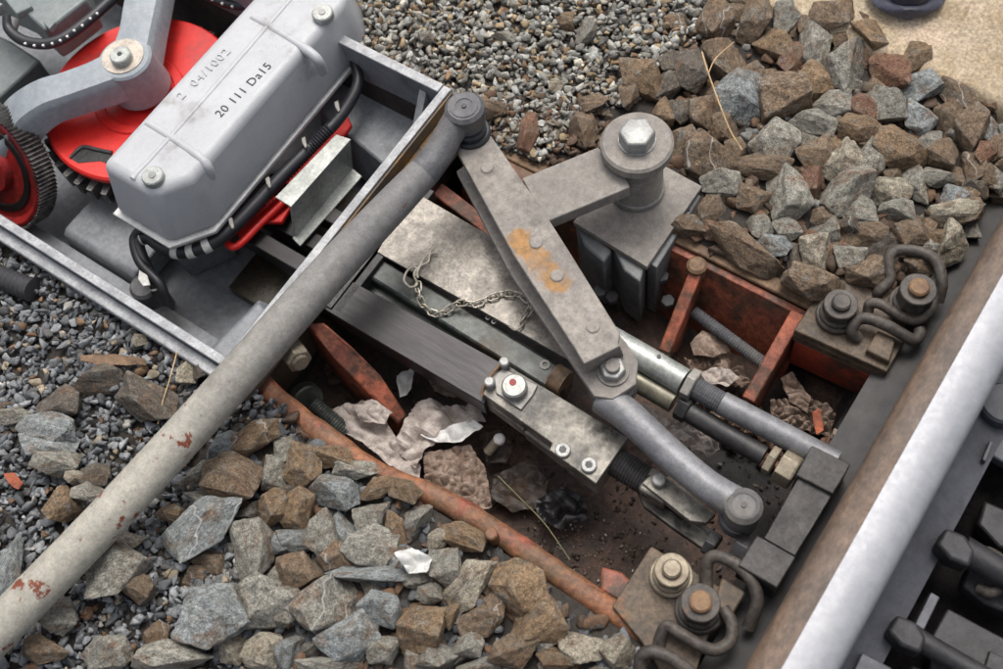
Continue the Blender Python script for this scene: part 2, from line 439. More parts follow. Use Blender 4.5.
def hexh(c, r, h, bm=None, ax=None, rot=0.0):
    bm = bm or bmesh.new()
    ax = Vector(ax).normalized() if ax is not None else Vector((0, 0, -1))
    t = ax.orthogonal().normalized(); b = ax.cross(t)
    rings = []
    for d, rr in ((0, r * 0.9), (h * 0.12, r), (h, r)):
        rings.append([c + ax * d / 1000 + (t * math.cos(rot + k * PI / 3) + b * math.sin(rot + k * PI / 3)) * rr / 1000 for k in range(6)])
    return loft(bm, rings)

def ringshape(c, r_out, r_in, h, bm=None, n=28, ax=None):
    bm = bm or bmesh.new()
    ax = Vector(ax).normalized() if ax is not None else Vector((0, 0, -1))
    t = ax.orthogonal().normalized(); b = ax.cross(t)
    def rg(d, rr): return [bm.verts.new(c + ax * d / 1000 + (t * math.cos(k * 2 * PI / n) + b * math.sin(k * 2 * PI / n)) * rr / 1000) for k in range(n)]
    R = [rg(0, r_in), rg(0, r_out), rg(h, r_out), rg(h, r_in)]
    for q in range(4):
        a, bb = R[q], R[(q + 1) % 4]
        for i in range(n):
            j = (i + 1) % n
            bm.faces.new((a[i], a[j], bb[j], bb[i]))
    return bm

def thread(p0, p1, r, pitch=2.2, bm=None, depth=1.0, n=16):
    L = (p1 - p0).length * 1000
    k = max(4, int(L / pitch) * 2)
    pts = [p0.lerp(p1, i / k) for i in range(k + 1)]
    return tube(pts, [r - (depth if i % 2 else 0) for i in range(k + 1)], bm, n)

def merge_to(bm, other):
    me = bpy.data.meshes.new('tmp'); other.to_mesh(me); other.free(); bm.from_mesh(me); bpy.data.meshes.remove(me)
    return bm

def V3(x, y, z): return Vector((x / 1000, y / 1000, z / 1000))

def smooth01(t):
    t = max(0.0, min(1.0, t)); return t * t * (3 - 2 * t)

# ---------------------------------------------------------------- the ground, with the pit for the rods
def in_rect(x, y, x0, x1, y0, y1, s):
    return smooth01((x - x0) / s + 0.5) * smooth01((x1 - x) / s + 0.5) * smooth01((y - y0) / s + 0.5) * smooth01((y1 - y) / s + 0.5)

def ground_h(x, y):
    """x, y in mm -> mm"""
    h = 6 * noise.noise(Vector((x / 90, y / 90, 0.3)))
    if y > 235: h += 4
    if x < -150 and y < -210: h += -2
    if 355 < x < 560: h = -34 + h * .3
    pit = in_rect(x, y, -235, 372, -196, 205, 30)
    if x > 500: h -= 125
    box = in_rect(x, y, -1180, -250, -190, 215, 16)
    h = h * (1 - pit) + (-126 + 9 * noise.noise(Vector((x / 60, y / 60, 4)))) * pit
    h = h * (1 - box) + (-235) * box
    return h

def build_ground():
    ax = sorted(set([-9000, -6000, -4000, -2500, -1800] + list(range(-1400, 1000, 14)) + [1100, 1500, 2500, 4000, 6000, 9000]))
    ay = sorted(set([-9000, -6000, -4000, -2500, -1600, -1200] + list(range(-900, 1100, 14)) + [1300, 1700, 2500, 4000, 6000, 9000]))
    vs = [(x / 1000, y / 1000, ground_h(x, y) / 1000) for y in ay for x in ax]
    nx = len(ax)
    fs = [(j * nx + i, j * nx + i + 1, (j + 1) * nx + i + 1, (j + 1) * nx + i) for j in range(len(ay) - 1) for i in range(nx - 1)]
    me = bpy.data.meshes.new('ground'); me.from_pydata(vs, [], fs)
    for p in me.polygons: p.use_smooth = True
    me.materials.append(MT['soil'])
    o = bpy.data.objects.new('ground', me); COL.objects.link(o); o['kind'] = 'structure'
    # oily soil inside the pit, a sheet lying on it
    nx, ny = 60, 44
    vs = []; fs = []
    for j in range(ny):
        for i in range(nx):
            x = -222 + i * 582 / (nx - 1); y = -183 + j * 372 / (ny - 1)
            vs.append((x / 1000, y / 1000, (ground_h(x, y) + 5 + 3 * noise.noise(Vector((x / 12, y / 12, 1)))) / 1000))
    fs = [(j * nx + i, j * nx + i + 1, (j + 1) * nx + i + 1, (j + 1) * nx + i) for j in range(ny - 1) for i in range(nx - 1)]
    me = bpy.data.meshes.new('pit_floor'); me.from_pydata(vs, [], fs)
    for p in me.polygons: p.use_smooth = True
    me.materials.append(MT['pit'])
    o = bpy.data.objects.new('pit_floor', me); COL.objects.link(o); o['kind'] = 'structure'
build_ground()

# ---------------------------------------------------------------- rail and sleeper
def build_rail():
    t = thing('stock_rail', 'long steel rail with brown side, bright polished running band and dark foot', 'rail', V3(452, 0, -22))
    y0, y1 = -2.6, 4.2
    def sweep(prof, name, mat, ang=40):
        bm = bmesh.new()
        ys = [y0, -0.6, 0, 0.6, 1.2, y1]
        loft(bm, [[Vector((x / 1000, y, z / 1000)) for x, z in prof] for y in ys])
        return finish(name, bm, mat, t, smooth=True, ang=ang)
    head = [(418, 112), (416.5, 130), (417.5, 138), (421, 144), (427, 148), (436, 150), (443.5, 150.8), (444, 120), (444, 108), (430, 106)]
    sweep(head, 'head_side', 'railbrown')
    band = [(444.2, 120), (443.8, 151.0), (455, 151.8), (468, 151), (477, 148.5), (483, 144), (486.5, 138), (487.5, 128), (486, 112), (472, 106), (448, 104)]
    sweep(band, 'running_band', 'railwhite')
    web = [(443, 112), (461, 112), (460, 100), (459.5, 30), (464, 16), (444, 16), (443.5, 30), (442.5, 100)]
    sweep(web, 'web', 'railfoot')
    foot = [(376, -22), (376, -11), (400, -5), (430, 4), (446, 17), (452, 17), (452, -22)]
    sweep(foot, 'foot', 'railfoot')
    foot2 = [(452.2, -22), (452.2, 17), (460, 17), (474, 4), (504, -5), (527, -11), (527, -22)]
    f = sweep(foot2, 'foot', 'slide'); f['label'] = 'cleaner blue-grey half of the foot'
build_rail()

def build_sleeper():
    bm = bmesh.new()
    # concrete sleeper crossing under the rail: top with a rising shoulder
    a = W(838, -20, 22); b = W(1010, 112, 22)
    y_front = 548
    prof = [(y_front, -60), (y_front + 6, 12), (y_front + 18, 21), (y_front + 95, 26), (y_front + 112, 44), (y_front + 230, 48), (y_front + 300, 30), (y_front + 320, -60)]
    xs = [-900 + i * 60 for i in range(48)]
    rings = []
    for x in xs:
        rings.append([Vector((x / 1000, (y + 2.5 * noise.noise(Vector((x / 70, y / 50, z / 30)))) / 1000, (z + 2.2 * noise.noise(Vector((x / 90, y / 60, 7)))) / 1000)) for y, z in prof])
    loft(bm, rings)
    o = finish('concrete_sleeper', bm, 'concrete', smooth=True, ang=50, base=V3(0, 700, -60))
    tag(o, 'tan concrete sleeper with stained top under the shoe', 'sleeper')

build_sleeper()

MT['tarsteel'] = worn('tarry_steel', (48, 48, 51), (32, 32, 34), scale=30, rough=.55, bump=.3, mot=.7, edge=(84, 84, 88))
MT['tar'] = worn('tarry_black_ballast', (30, 28, 27), (16, 15, 15), scale=60, rough=.95, bump=1.0, bump_scale=90, speck=.2)  # black of the greasy trough with its shadow put into the colour
MT['tar'].node_tree.nodes['Principled BSDF'].inputs['Specular IOR Level'].default_value = .1
MT['oily'] = worn('oily_casing_floor', (58, 50, 34), (34, 32, 28), scale=30, rough=0.35, bump=0.5, speck=0.2, dirt=(76, 64, 34), dirt_lo=0.5, dirt_hi=0.65)
MT['ledge'] = worn('rust_stained_ledge', (106, 92, 72), (88, 80, 72), scale=14, rough=0.6, bump=0.3, speck=0.15, rust=(140, 104, 52), rust_lo=0.52, rust_hi=0.66, rust_scale=9, dirt=(196, 150, 132), dirt_lo=0.68, dirt_hi=0.72, dirt_scale=40)
MT['lip'] = worn('pale_flange_lip', (226, 226, 222), (200, 201, 200), scale=40, rough=.5, speck=.1, mot=.2)
MT['dark2'] = worn('worn_gear_teeth', edge=(190, 188, 184), c1=(118, 116, 114), c2=(60, 58, 60), scale=60, metal=0.4, rough=0.45, bump=0.3, speck=0.2)
MT['hubface'] = worn('scratched_hub_face', (206, 194, 180), (180, 172, 160), scale=60, metal=0.3, rough=0.4, bump=0.2, rust=(130, 84, 60), rust_lo=0.6, rust_hi=0.68, rust_scale=60)
MT['leverrust'] = worn('dusty_grey_steel_with_rust', (152, 146, 138), (130, 125, 119), edge=(182, 177, 168), edge_amt=.8, scale=14, rough=0.72, bump=0.25, speck=0.14,
    rust=(150, 100, 56), rust_lo=0.64, rust_hi=0.78, rust_scale=7, dirt=(108, 101, 93), dirt_lo=.52, dirt_hi=.7, dirt_scale=11, mot=.45, spot=(W(519, 240, 98), W(558, 281, 98), .0135, (160, 120, 70), (144, 120, 96)))
MT['rustpatch'] = worn('ochre_rust_patch', (172, 128, 72), (146, 98, 56), scale=26, rough=0.85, bump=0.4, speck=0.2, dirt=(150, 138, 124), dirt_lo=0.56, dirt_hi=0.66, dirt_scale=30)
MT['galvdull'] = worn('dull_grey_sleeve', (166, 163, 156), (140, 138, 134), scale=22, metal=0.3, rough=0.5, bump=0.15, speck=0.1, dirt=(88, 84, 80), dirt_lo=0.6, dirt_hi=0.72)
MT['guidep'] = worn('bluish_grey_casting', (134, 136, 136), (106, 109, 110), scale=16, rough=0.55, bump=0.2, speck=0.1)
MT['linkm'] = worn('grey_forged_link', (138, 139, 142), (116, 117, 120), scale=14, metal=0.3, rough=0.5, bump=0.2, speck=0.15, dirt=(150, 138, 120), dirt_lo=0.56, dirt_hi=0.75)
MT['tan'] = worn('tan_dirty_fork', (150, 136, 112), (120, 106, 86), scale=30, metal=0.2, rough=0.5)
MT['sleeve2'] = worn('dull_olive_sleeve', (140, 136, 118), (112, 108, 94), scale=20, metal=0.4, rough=0.4, bump=0.1)
MT['redprimer'] = worn('red_primer_plate', (190, 74, 48), (140, 60, 42), scale=20, rough=0.6, bump=0.3, speck=0.15, rust=(70, 56, 46), rust_lo=0.5, rust_hi=0.66)
MT['keym'] = worn('bluish_worn_steel', (104, 106, 113), (80, 82, 89), scale=24, metal=0.2, rough=0.5, bump=0.2, speck=0.15)
MT['chainm'] = worn('zinc_chain', (206, 200, 186), (176, 168, 150), scale=60, metal=0.5, rough=0.35, bump=0.05)
MT['bark'] = worn('dry_bark', (134, 108, 84), (104, 84, 66), scale=40, rough=0.85)
MT['grassm'] = worn('green_grass_blade', (110, 108, 70), (90, 88, 56), rough=0.6, bump=0)
MT['conduitm'] = worn('dark_ribbed_plastic', (74, 74, 78), (58, 58, 62), rough=0.6, bump=0.1)

# ================================================================ the point machine box
def build_box():
    t = thing('machine_casing', 'open grey cast casing of the point machine with worn rims, seen without its lid', 'machine box', V3(-600, 0, -200))
    Z = 45
    def rimwall(name, x0, x1, y0, y1, z0, mat='paint_in', lab=None):
        o = finish(name, wbox(x0, x1, y0, y1, z0, Z - 3), mat, t, bev=1.5)
        if lab: o['label'] = lab
        return o
    rimwall('wall', -1150, -228.5, -211, -200, -150, lab='near long side wall of the casing')
    rimwall('wall', -1150, -228.5, 222, 233, -150, lab='far long side wall of the casing')
    rimwall('wall', -240, -229, -199.8, 221.8, -40, lab='end wall towards the rail')
    # worn rim strips on top of the walls
    def rim(pts, z=Z, h=3.6):
        return finish('rim', wprism(pts, z, h), 'rim', t, bev=1)
    rim([(-1150, -212), (-238, -212), (-238, -201.5), (-1150, -201.5)])
    rim([(-1150, 221), (-240, 221), (-240, 234), (-1150, 234)])
    rim([(-237.8, -212), (-227, -212), (-227, 233), (-237.8, 233)])
    # outer flange lower on the near side
    finish('flange', wprism([(-1150, -226), (-224, -226), (-224, -211.3), (-1150, -211.3)], 30, 12), 'rim', t, bev=2)
    # brown ledge on the rail side with a slot, its shade put in as a black block
    finish('ledge', wprism([(-224, -226), (-200, -226), (-200, -78), (-224, -78)], 22, 16), 'ledge', t, bev=1.5)
    finish('ledge', wprism([(-224, -77.6), (-208, -77.6), (-208, 205), (-224, 205)], 22, 16), 'ledge', t, bev=1.5)
    finish('ledge', wprism([(-224, 150), (-182, 150), (-182, 234), (-224, 234)], 23, 16), 'ledge', t, bev=1.5)
    finish('slot_back', wprism([(-208, -78), (-192, -78), (-192, 149), (-208, 149)], 5, 60), 'black', t)
    finish('slot_lip', wprism([(-190, -77), (-180, -77), (-180, 119), (-190, 119)], 2, 20), 'dark', t, bev=1)
    finish('wall_face', wbox(-228.8, -224.2, -210, 230, -100, 41), 'ledge', t)
    # interior floors
    finish('floor', wbox(-1150, -240.3, -199.7, 221.7, -205, -150), 'paint_in', t)
    # bench running along the near wall
    bm = bmesh.new()
    prof = [(-152, -104), (-144, -98), (-60, -98), (-60, -140), (-158, -140)]
    loft(bm, [[V3(x, y, z) for y, z in prof] for x in (-640, -600, -560, -530, -505)])
    finish('bench', bm, 'paint_in', t, bev=3)
    finish('channel_floor', wbox(-1150, -330, -199.5, -158.4, -149.8, -118), 'paint_in', t)
    # block in the near corner and its top pocket
    bm = bmesh.new()
    loft(bm, [[V3(-345, -199.4, -150), V3(-240.4, -199.4, -150), V3(-240.4, -90, -150), V3(-330, -70, -150)],
              [V3(-330, -199.4, -70), V3(-240.4, -199.4, -70), V3(-240.4, -112, -70), V3(-318, -96, -70)],
              [V3(-322, -199.4, -58), V3(-240.4, -199.4, -58), V3(-240.4, -120, -58), V3(-308, -106, -58)]])
    finish('corner_block', bm, 'paint_in', t, bev=3)
    # oily floor with dark bars under the end wall
    finish('oil_tray', wbox(-400, -240.5, -89, 120, -149.6, -128), 'oily', t)
    for y, zz in ((-40, -62), (-2, -70), (38, -62)):
        finish('slide_bar', wbox(-420, -241, y, y + 22, zz - 30, zz), 'bar', t, bev=1.5)
    # far corner shelf with gusset
    bm = bmesh.new()
    loft(bm, [[V3(-420, 150, -120), V3(-240.6, 120, -120), V3(-240.6, 221.5, -120), V3(-420, 221.5, -120)],
              [V3(-420, 168, -52), V3(-240.6, 132, -52), V3(-240.6, 221.5, -52), V3(-420, 221.5, -52)]])
    finish('shelf', bm, 'paint_in', t, bev=3)
    for x in (-262,):
        bm = bmesh.new()
        loft(bm, [[V3(x - 9, 221.3, 30), V3(x - 9, 221.3, -52), V3(x - 9, 168, -52)],
                  [V3(x + 2, 221.3, 30), V3(x + 2, 221.3, -52), V3(x + 2, 168, -52)]])
        finish('gusset', bm, 'paint', t, bev=1)
build_box()

def text_obj(body, size, mat, parent, loc, rotz, ext=0.3, spacing=1.0):
    cu = bpy.data.curves.new('lettering', 'FONT')
    cu.body = body; cu.size = size / 1000; cu.extrude = ext / 1000; cu.align_x = 'CENTER'; cu.align_y = 'CENTER'
    cu.space_character = spacing
    tmp = bpy.data.objects.new('tmp', cu); COL.objects.link(tmp)
    dg = bpy.context.evaluated_depsgraph_get()
    me = bpy.data.meshes.new_from_object(tmp.evaluated_get(dg))
    bpy.data.objects.remove(tmp)
    me.name = 'lettering'
    o = bpy.data.objects.new('lettering', me); COL.objects.link(o)
    me.materials.clear(); me.materials.append(MT[mat])
    o.parent = parent; o.location = Vector(loc) - org(parent); o.rotation_euler = (0, 0, rotz)
    return o

def build_cover():
    t = thing('motor_cover', 'smooth grey ribbed cover stamped 20 111 Da15 in the middle of the casing', 'motor cover', W(230, 150, -10))
    zb, zt = -8, 84
    base = [(-522, -110), (-426, -110), (-391, -62), (-392, 262), (-425, 300), (-500, 300), (-520, 280)]
    B = [V3(x, y, zb) for x, y in base]
    top = [(-517, -90), (-432, -90), (-404, -48), (-402, 258), (-430, 292), (-500, 292), (-514, 276)]
    T = [V3(x, y, zt) for x, y in top]
    bm = bmesh.new()
    B2 = [p + Vector((0, 0, 0.003)) for p in B]
    mid = [B[i].lerp(T[i], 0.62) + (T[i] - B[i]) * 0.0 for i in range(7)]
    c = sum(T, Vector()) / 7
    mid = [Vector((T[i].x * .6 + B[i].x * .4, T[i].y * .6 + B[i].y * .4, (zt - 36) / 1000)) for i in range(7)]
    loft(bm, [B2, mid, T])
    finish('housing', bm, 'paint', t, bev=11, seg=5)
    # pale edge strip of the bottom flange
    bm = bmesh.new()
    cb = sum(B, Vector()) / 7
    loft(bm, [[p + (p - cb).normalized() * 0.003 - Vector((0, 0, 0.004)) for p in B], [p + (p - cb).normalized() * 0.005 for p in B],
              [p + (p - cb).normalized() * 0.005 + Vector((0, 0, 0.004)) for p in B]])
    finish('flange', bm, 'lip', t, bev=1)
    def ridge(px, r=6.5, name='rib'):
        pts = [W(*(q if len(q) == 3 else (q[0], q[1], zt))) - V3(0, 0, r * .62) for q in px]
        pts = [Vector(q) for q in crom([tuple(p) for p in pts], 5)]
        finish(name, tube(pts, r, n=12), 'paint', t, smooth=True)
    ridge([(147, 122), (165, 133), (186, 147), (200, 157), (207, 166, 76), (211, 178, 50)])
    ridge([(252, 16), (270, 26), (293, 40), (311, 52), (318, 60, 76), (322, 70, 50)])
    ridge([(132, 178), (160, 148), (215, 86), (262, 32), (300, -12)], 4.6)
    for x, y in ((152, 175), (322, 12)):
        p = W(x, y, zt + 8)
        o = finish('bolt_head', cyl(p, 13.5, 10, n=28, ch=1.5), 'galv', t, smooth=True)
        finish('bolt_dimple', cyl(p + Vector((0, 0, .001)), 4.5, 3, n=16), 'boltzinc', o, smooth=True)
    d = W(262, 80, zt) - W(222, 120, zt)
    a = math.atan2(d.y, d.x)
    text_obj('20 111 Da15', 16.5, 'ink', t, W(244, 90, zt) + Vector((0, 0, .0004)), a, 0.25, 1.1)
    text_obj('2  04/1002', 17, 'paint', t, W(204, 74, zt) + Vector((0, 0, .0004)), a, 1.0, 1.2)
build_cover()

def build_gear():
    t = thing('drive_gear', 'big red painted gear disc lying flat under the Y shaped arm', 'gear', W(140, 95, -40))
    c = V3(-633, 50, -24)
    R = 135
    bm = bmesh.new()
    prof = [(0, 0), (48, 0), (50, 3), (62, 3), (64, 0), (R - 3, 0), (R, -3), (R, -10), (R - 8, -14), (R - 8, -30), (0, -30)]
    n = 72
    rings = [[c + V3(rr * math.cos(k * 2 * PI / n), rr * math.sin(k * 2 * PI / n), z) for k in range(n)] for rr, z in prof[1:-1]]
    loft(bm, rings)
    finish('disc', bm, 'red', t, smooth=True, ang=40)
    for dx, dy in ((62, 10), (-40, 75)):
        finish('hole', cyl(c + V3(dx, dy, 1.2), 6, 2, n=16), 'black', t)
    # cast-out opening at the near edge, its shade laid on as a thin black sheet
    finish('opening', prism([(70, 158), (76, 152), (83, 147), (92, 149), (100, 151), (112, 152), (114, 166), (100, 161), (90, 162), (78, 163)], -23.4, 1), 'black', t)
    finish('opening_lip', ptube([(70, 158, -23, 2), (77, 151, -23, 3), (84, 147, -23, 3), (98, 150, -23, 3), (112, 153, -23, 3)]), 'dark', t, smooth=True)
    tooth = None
    for k in range(40):
        a = k * 2 * PI / 40
        u = Vector((math.cos(a), math.sin(a), 0)); s = Vector((-u.y, u.x, 0))
        p = c + u * (R + 1) / 1000 + Vector((0, 0, -0.022))
        if tooth is None:
            bm = bmesh.new()
            loft(bm, [[V3(-12, -6, 0), V3(-12, 6, 0), V3(-12, 6, -24), V3(-12, -6, -24)], [V3(10, -4, 0), V3(10, 4, 0), V3(10, 4, -24), V3(10, -4, -24)]])
            bmesh.ops.recalc_face_normals(bm, faces=bm.faces)
            me = bpy.data.meshes.new('tooth'); bm.to_mesh(me); bm.free(); me.materials.append(MT['dark2']); tooth = me
        o = bpy.data.objects.new('tooth', tooth); COL.objects.link(o); o.parent = t
        o.location = p - t.location; o.rotation_euler = (0, 0, a)
build_gear()

def build_arm():
    t = thing('gear_bridge', 'blue-grey Y shaped cast bridge bolted over the red gear disc', 'bridge casting', W(125, 60, -30))
    zt = 48
    hub = W(124, 57, zt)
    # two arms with rounded section, each widening out then bending down
    def arm(path, name='arm'):
        # path: px,py,z,halfwidth mm, depth mm
        pts = [tuple(W(p[0], p[1], p[2])) + (p[3], p[4]) for p in path]
        c = crom(pts, 6)
        bm = bmesh.new(); rings = []
        for i, q in enumerate(c):
            a = np.array(c[max(0, i - 1)][:3]); b = np.array(c[min(len(c) - 1, i + 1)][:3])
            d = Vector(b - a).normalized()
            s = d.cross(Vector((0, 0, 1))).normalized(); u = s.cross(d)
            P = Vector(q[:3]); hw = q[3] / 1000; dp = q[4] / 1000
            pr = [(-hw * 1.1, -dp), (-hw * 1.02, -dp * .3), (-hw * .96, -.007), (-hw * .82, -.0008), (-hw * .5, 0), (0, 0), (hw * .5, 0), (hw * .82, -.0008), (hw * .96, -.007), (hw * 1.02, -dp * .3), (hw * 1.1, -dp)]
            rings.append([P + s * x + u * z for x, z in pr])
        loft(bm, rings)
        finish(name, bm, 'armp', t, smooth=True, ang=50)
    arm([(126, 58, zt - 1, 30, 42), (95, 72, zt, 25, 40), (62, 84, zt, 24, 38), (38, 92, zt - 4, 26, 38), (14, 108, zt - 22, 29, 40), (-4, 132, zt - 55, 31, 42), (-12, 150, zt - 100, 32, 42)])
    arm([(126, 58, zt - 1, 30, 42), (134, 30, zt, 26, 40), (140, 0, zt, 27, 38), (146, -30, zt, 27, 38), (150, -55, zt - 20, 28, 38), (152, -66, zt - 70, 28, 38)])
    finish('hub', cyl(hub + Vector((0, 0, -.0005)), 36, 62, n=40, r2=40, ch=3), 'armp', t, smooth=True)
    finish('machined_face', cyl(hub + Vector((-.002, 0, .001)), 28, 2, n=40), 'hubface', t, smooth=True)
    o = finish('bolt_head', cyl(hub + Vector((.002, -.004, .012)), 14, 11, n=30, ch=1.5), 'galv', t, smooth=True)
    finish('socket', cyl(hub + Vector((.002, -.004, .0125)), 3.6, 1, n=6), 'ink', o)
build_arm()

def build_small_gear():
    t = thing('toothed_wheel', 'upright red gear wheel with fine grey teeth at the left edge', 'gear', W(-20, 205, -110))
    c = V3(-748, -142, -40)
    ax = Vector((0.1, -1, 0.62)).normalized()
    R = 90
    n = 96
    e1 = ax.orthogonal().normalized(); e2 = ax.cross(e1)
    def rg(d, r): return [c + ax * d / 1000 + (e1 * math.cos(k * 2 * PI / n) + e2 * math.sin(k * 2 * PI / n)) * r / 1000 for k in range(n)]
    bm = loft(bmesh.new(), [rg(-28, R - 6), rg(0, R - 6), rg(1, R - 10), rg(-7, R - 18), rg(-7, 34), rg(4, 30)])
    finish('wheel_face', bm, 'redgrime', t, smooth=True, ang=30)
    bm = loft(bmesh.new(), [rg(-6.5, R - 26), rg(-5, R - 27), rg(-5, R - 36), rg(-6.5, R - 38)], cap=False)
    finish('recess_ring', bm, 'black', t, smooth=True, ang=30)  # raised black ring painted in for the shade of a recess
    bm = bmesh.new(); rings = []
    for d in (-30, 2):
        rings.append([c + ax * d / 1000 + (e1 * math.cos(k * PI / n) + e2 * math.sin(k * PI / n)) * (R + (0 if k % 2 else -4.5)) / 1000 for k in range(2 * n)])
    o = finish('tooth_ring', loft(bm, rings, cap=False), 'dark2', t); o['kind'] = 'stuff'
build_small_gear()

def build_junction():
    t = thing('connection_box', 'grey-green connection box in the top left corner', 'junction box', W(30, 5, -20))
    finish('housing', prism([(-40, -25), (0, -2), (18, 6), (44, 30), (54, 24), (86, -1), (70, -50), (-20, -70)], 45, 60), 'green', t, bev=4, seg=3)
    finish('lug', prism([(5, 0), (16, 14), (32, 6), (20, -8)], 52, 12), 'green', t, bev=2)
    finish('lug', prism([(43, 22), (49, 29), (55, 22), (50, 17)], 50, 10), 'green', t, bev=1)
    finish('backplate', prism([(-60, 10), (10, 40), (40, 60), (-10, 105), (-90, 80)], -60, 60), 'green', t, bev=4)
    finish('nut', hexh(W(2, 10, 50), 9, 20, ax=(-1, -.2, 0)), 'boltzinc', t, bev=.5)
    finish('cable_gland', cyl(W(14, 18, 44), 9, 14, ax=(0.2, -1, -.4)), 'boltzinc', t, smooth=True)

def build_cables():
    t = tag(finish('wrapped_cable', ptube([(7, 16, 52, 6), (9, 29, 44, 7), (22, 40, 40, 7.5), (43, 44, 38, 7.5), (62, 39, 38, 7.5), (84, 24, 38, 7.5), (108, 3, 38, 7.5), (135, -22, 38, 7.5)], n=14), 'rubber', smooth=True),
            'black wrapped cable with white tie marks curving below the connection box', 'cable')
    for i, (x, y) in enumerate([(16, 37), (25, 43), (34, 45), (43, 45), (52, 43), (60, 40), (67, 36), (74, 30), (82, 25), (90, 18), (97, 13)]):
        p = W(x, y, 46)
        finish('tie', cyl(p, 1.8, 2.4, n=8), 'tape', t)
    t = tag(finish('wrapped_cable', ptube([(190, -14, 10, 6), (215, 0, 10, 6), (240, 6, 10, 6), (262, 2, 6, 6)], n=12), 'rubber', smooth=True),
            'short black cable between the gear and the motor cover at the top edge', 'cable')
    for x, y in ((212, -1), (222, 3), (232, 6)):
        finish('tie', cyl(W(x, y, 17), 2, 2.4, n=8), 'tape', t)
    # main cable along the cover
    path = [(354, 60, 8, 6.5), (358, 84, 0, 7.5), (342, 114, -10, 8), (318, 140, -14, 8.5), (284, 174, -18, 9), (253, 207, -22, 9), (228, 232, -26, 9), (206, 246, -28, 9), (184, 252, -32, 9), (164, 248, -34, 9), (148, 238, -36, 8.5), (138, 243, -40, 8.5), (144, 262, -50, 8), (154, 282, -62, 8), (160, 300, -78, 8)]
    t = tag(finish('cable_harness', ptube(path, k=5, n=14), 'rubber', smooth=True), 'thick black cable running along the lower edge of the motor cover down into the casing', 'cable')
    w4 = [tuple(W(p[0], p[1], p[2])) + (p[3],) for p in path]
    c = crom(w4, 10)
    def band(i, mat, dr=0.7, L=2, nm='band'):
        pts = [Vector(q[:3]) for q in c[i:i + L + 1]]
        return finish(nm, tube(pts, [c[i][3] + dr] * len(pts), n=16), mat, t, smooth=True)
    for i in (68, 75, 82): band(i, 'tape', .9, 3, 'white_tape')
    for i in (104, 133): band(i, 'tape', .8, 1, 'white_tape')
    # corrugated sleeve part
    pts = [Vector(q[:3]) for q in crom([tuple(W(330, 128, -6)), tuple(W(300, 160, -18)), tuple(W(262, 200, -24)), tuple(W(248, 214, -26))], 28)]
    finish('corrugated_sleeve', tube(pts, [8.6 if i % 2 else 6.8 for i in range(len(pts))], n=14), 'rubber', t)
    for x, y in ((337, 104), (304, 140), (268, 180), (231, 221)):
        p = W(x, y, 6)
        finish('clip', prism([(x - 3, y - 2), (x + 1, y - 4), (x + 3, y + 6), (x + 1, y + 8), (x - 2, y + 3)], 0, 4), 'galvdull', t, bev=.8)
    # branch
    t2 = tag(finish('cable_branch', ptube([(152, 230, -40, 6), (142, 230, -30, 6.5), (134, 240, -36, 6.5), (140, 262, -46, 6.5), (160, 284, -52, 6.5), (166, 304, -75, 6)], n=12), 'rubber', smooth=True),
             'thin black cable loop hanging beside the thick cable below the cover', 'cable')
    finish('white_tape', prism([(139, 270), (147, 275), (150, 285), (143, 286), (138, 279)], -40, 3), 'tape', t2, bev=.5)
    g = finish('cable_gland', cyl(W(143, 285, -84), 20, 60, n=28, ch=4), 'neck', None, smooth=True)
    tag(g, 'round grey cable entry boss under the cable in the casing corner', 'cable gland')

def build_bits_in_box():
    t = thing('red_bracket', 'red painted bracket with a looped end sticking out beside the black cable', 'bracket', W(270, 210, -60))
    bm = ptube([(344, 138, -36, 5), (300, 186, -40, 5), (262, 222, -44, 5), (240, 244, -46, 5), (230, 246, -46, 5), (227, 236, -46, 5), (240, 222, -46, 5), (290, 172, -44, 5)])
    finish('loop', bm, 'red', t, smooth=True)
    finish('web', prism([(236, 232), (272, 196), (300, 190), (282, 222), (262, 222), (242, 242)], -50, 8), 'red', t, bev=2)
    finish('web', prism([(280, 180), (345, 110), (352, 125), (300, 190)], -47, 8), 'red', t, bev=2)
    t = thing('galvanised_angle', 'galvanised Z shaped sheet bracket fixed between cable and end wall', 'bracket', W(318, 180, -60))
    finish('top_flange', prism([(275, 197), (336, 134), (351, 139), (291, 207)], -6, 3), 'galv', t, bev=.8)
    bm = bmesh.new()
    q = [W(291, 206, -7), W(350, 139, -7), W(353, 168, -62), W(296, 238, -62)]
    n = Vector((0.003, 0, 0))
    loft(bm, [q, [p - n for p in q]])
    finish('web', bm, 'galv', t, bev=.5)
    finish('bottom_flange', prism([(292, 238), (352, 168), (362, 176), (300, 246)], -61, 3), 'galv', t, bev=.8)
    # grey pillar under the cover near corner
    p = thing('support_casting', 'dark grey cast foot under the near end of the motor cover', 'casting', W(190, 290, -150))
    finish('body', prism([(150, 225), (172, 255), (226, 232), (226, 210), (180, 190)], -78, 70, taper=-.1), 'paint_in', p, bev=3)
build_junction(); build_cables(); build_bits_in_box()

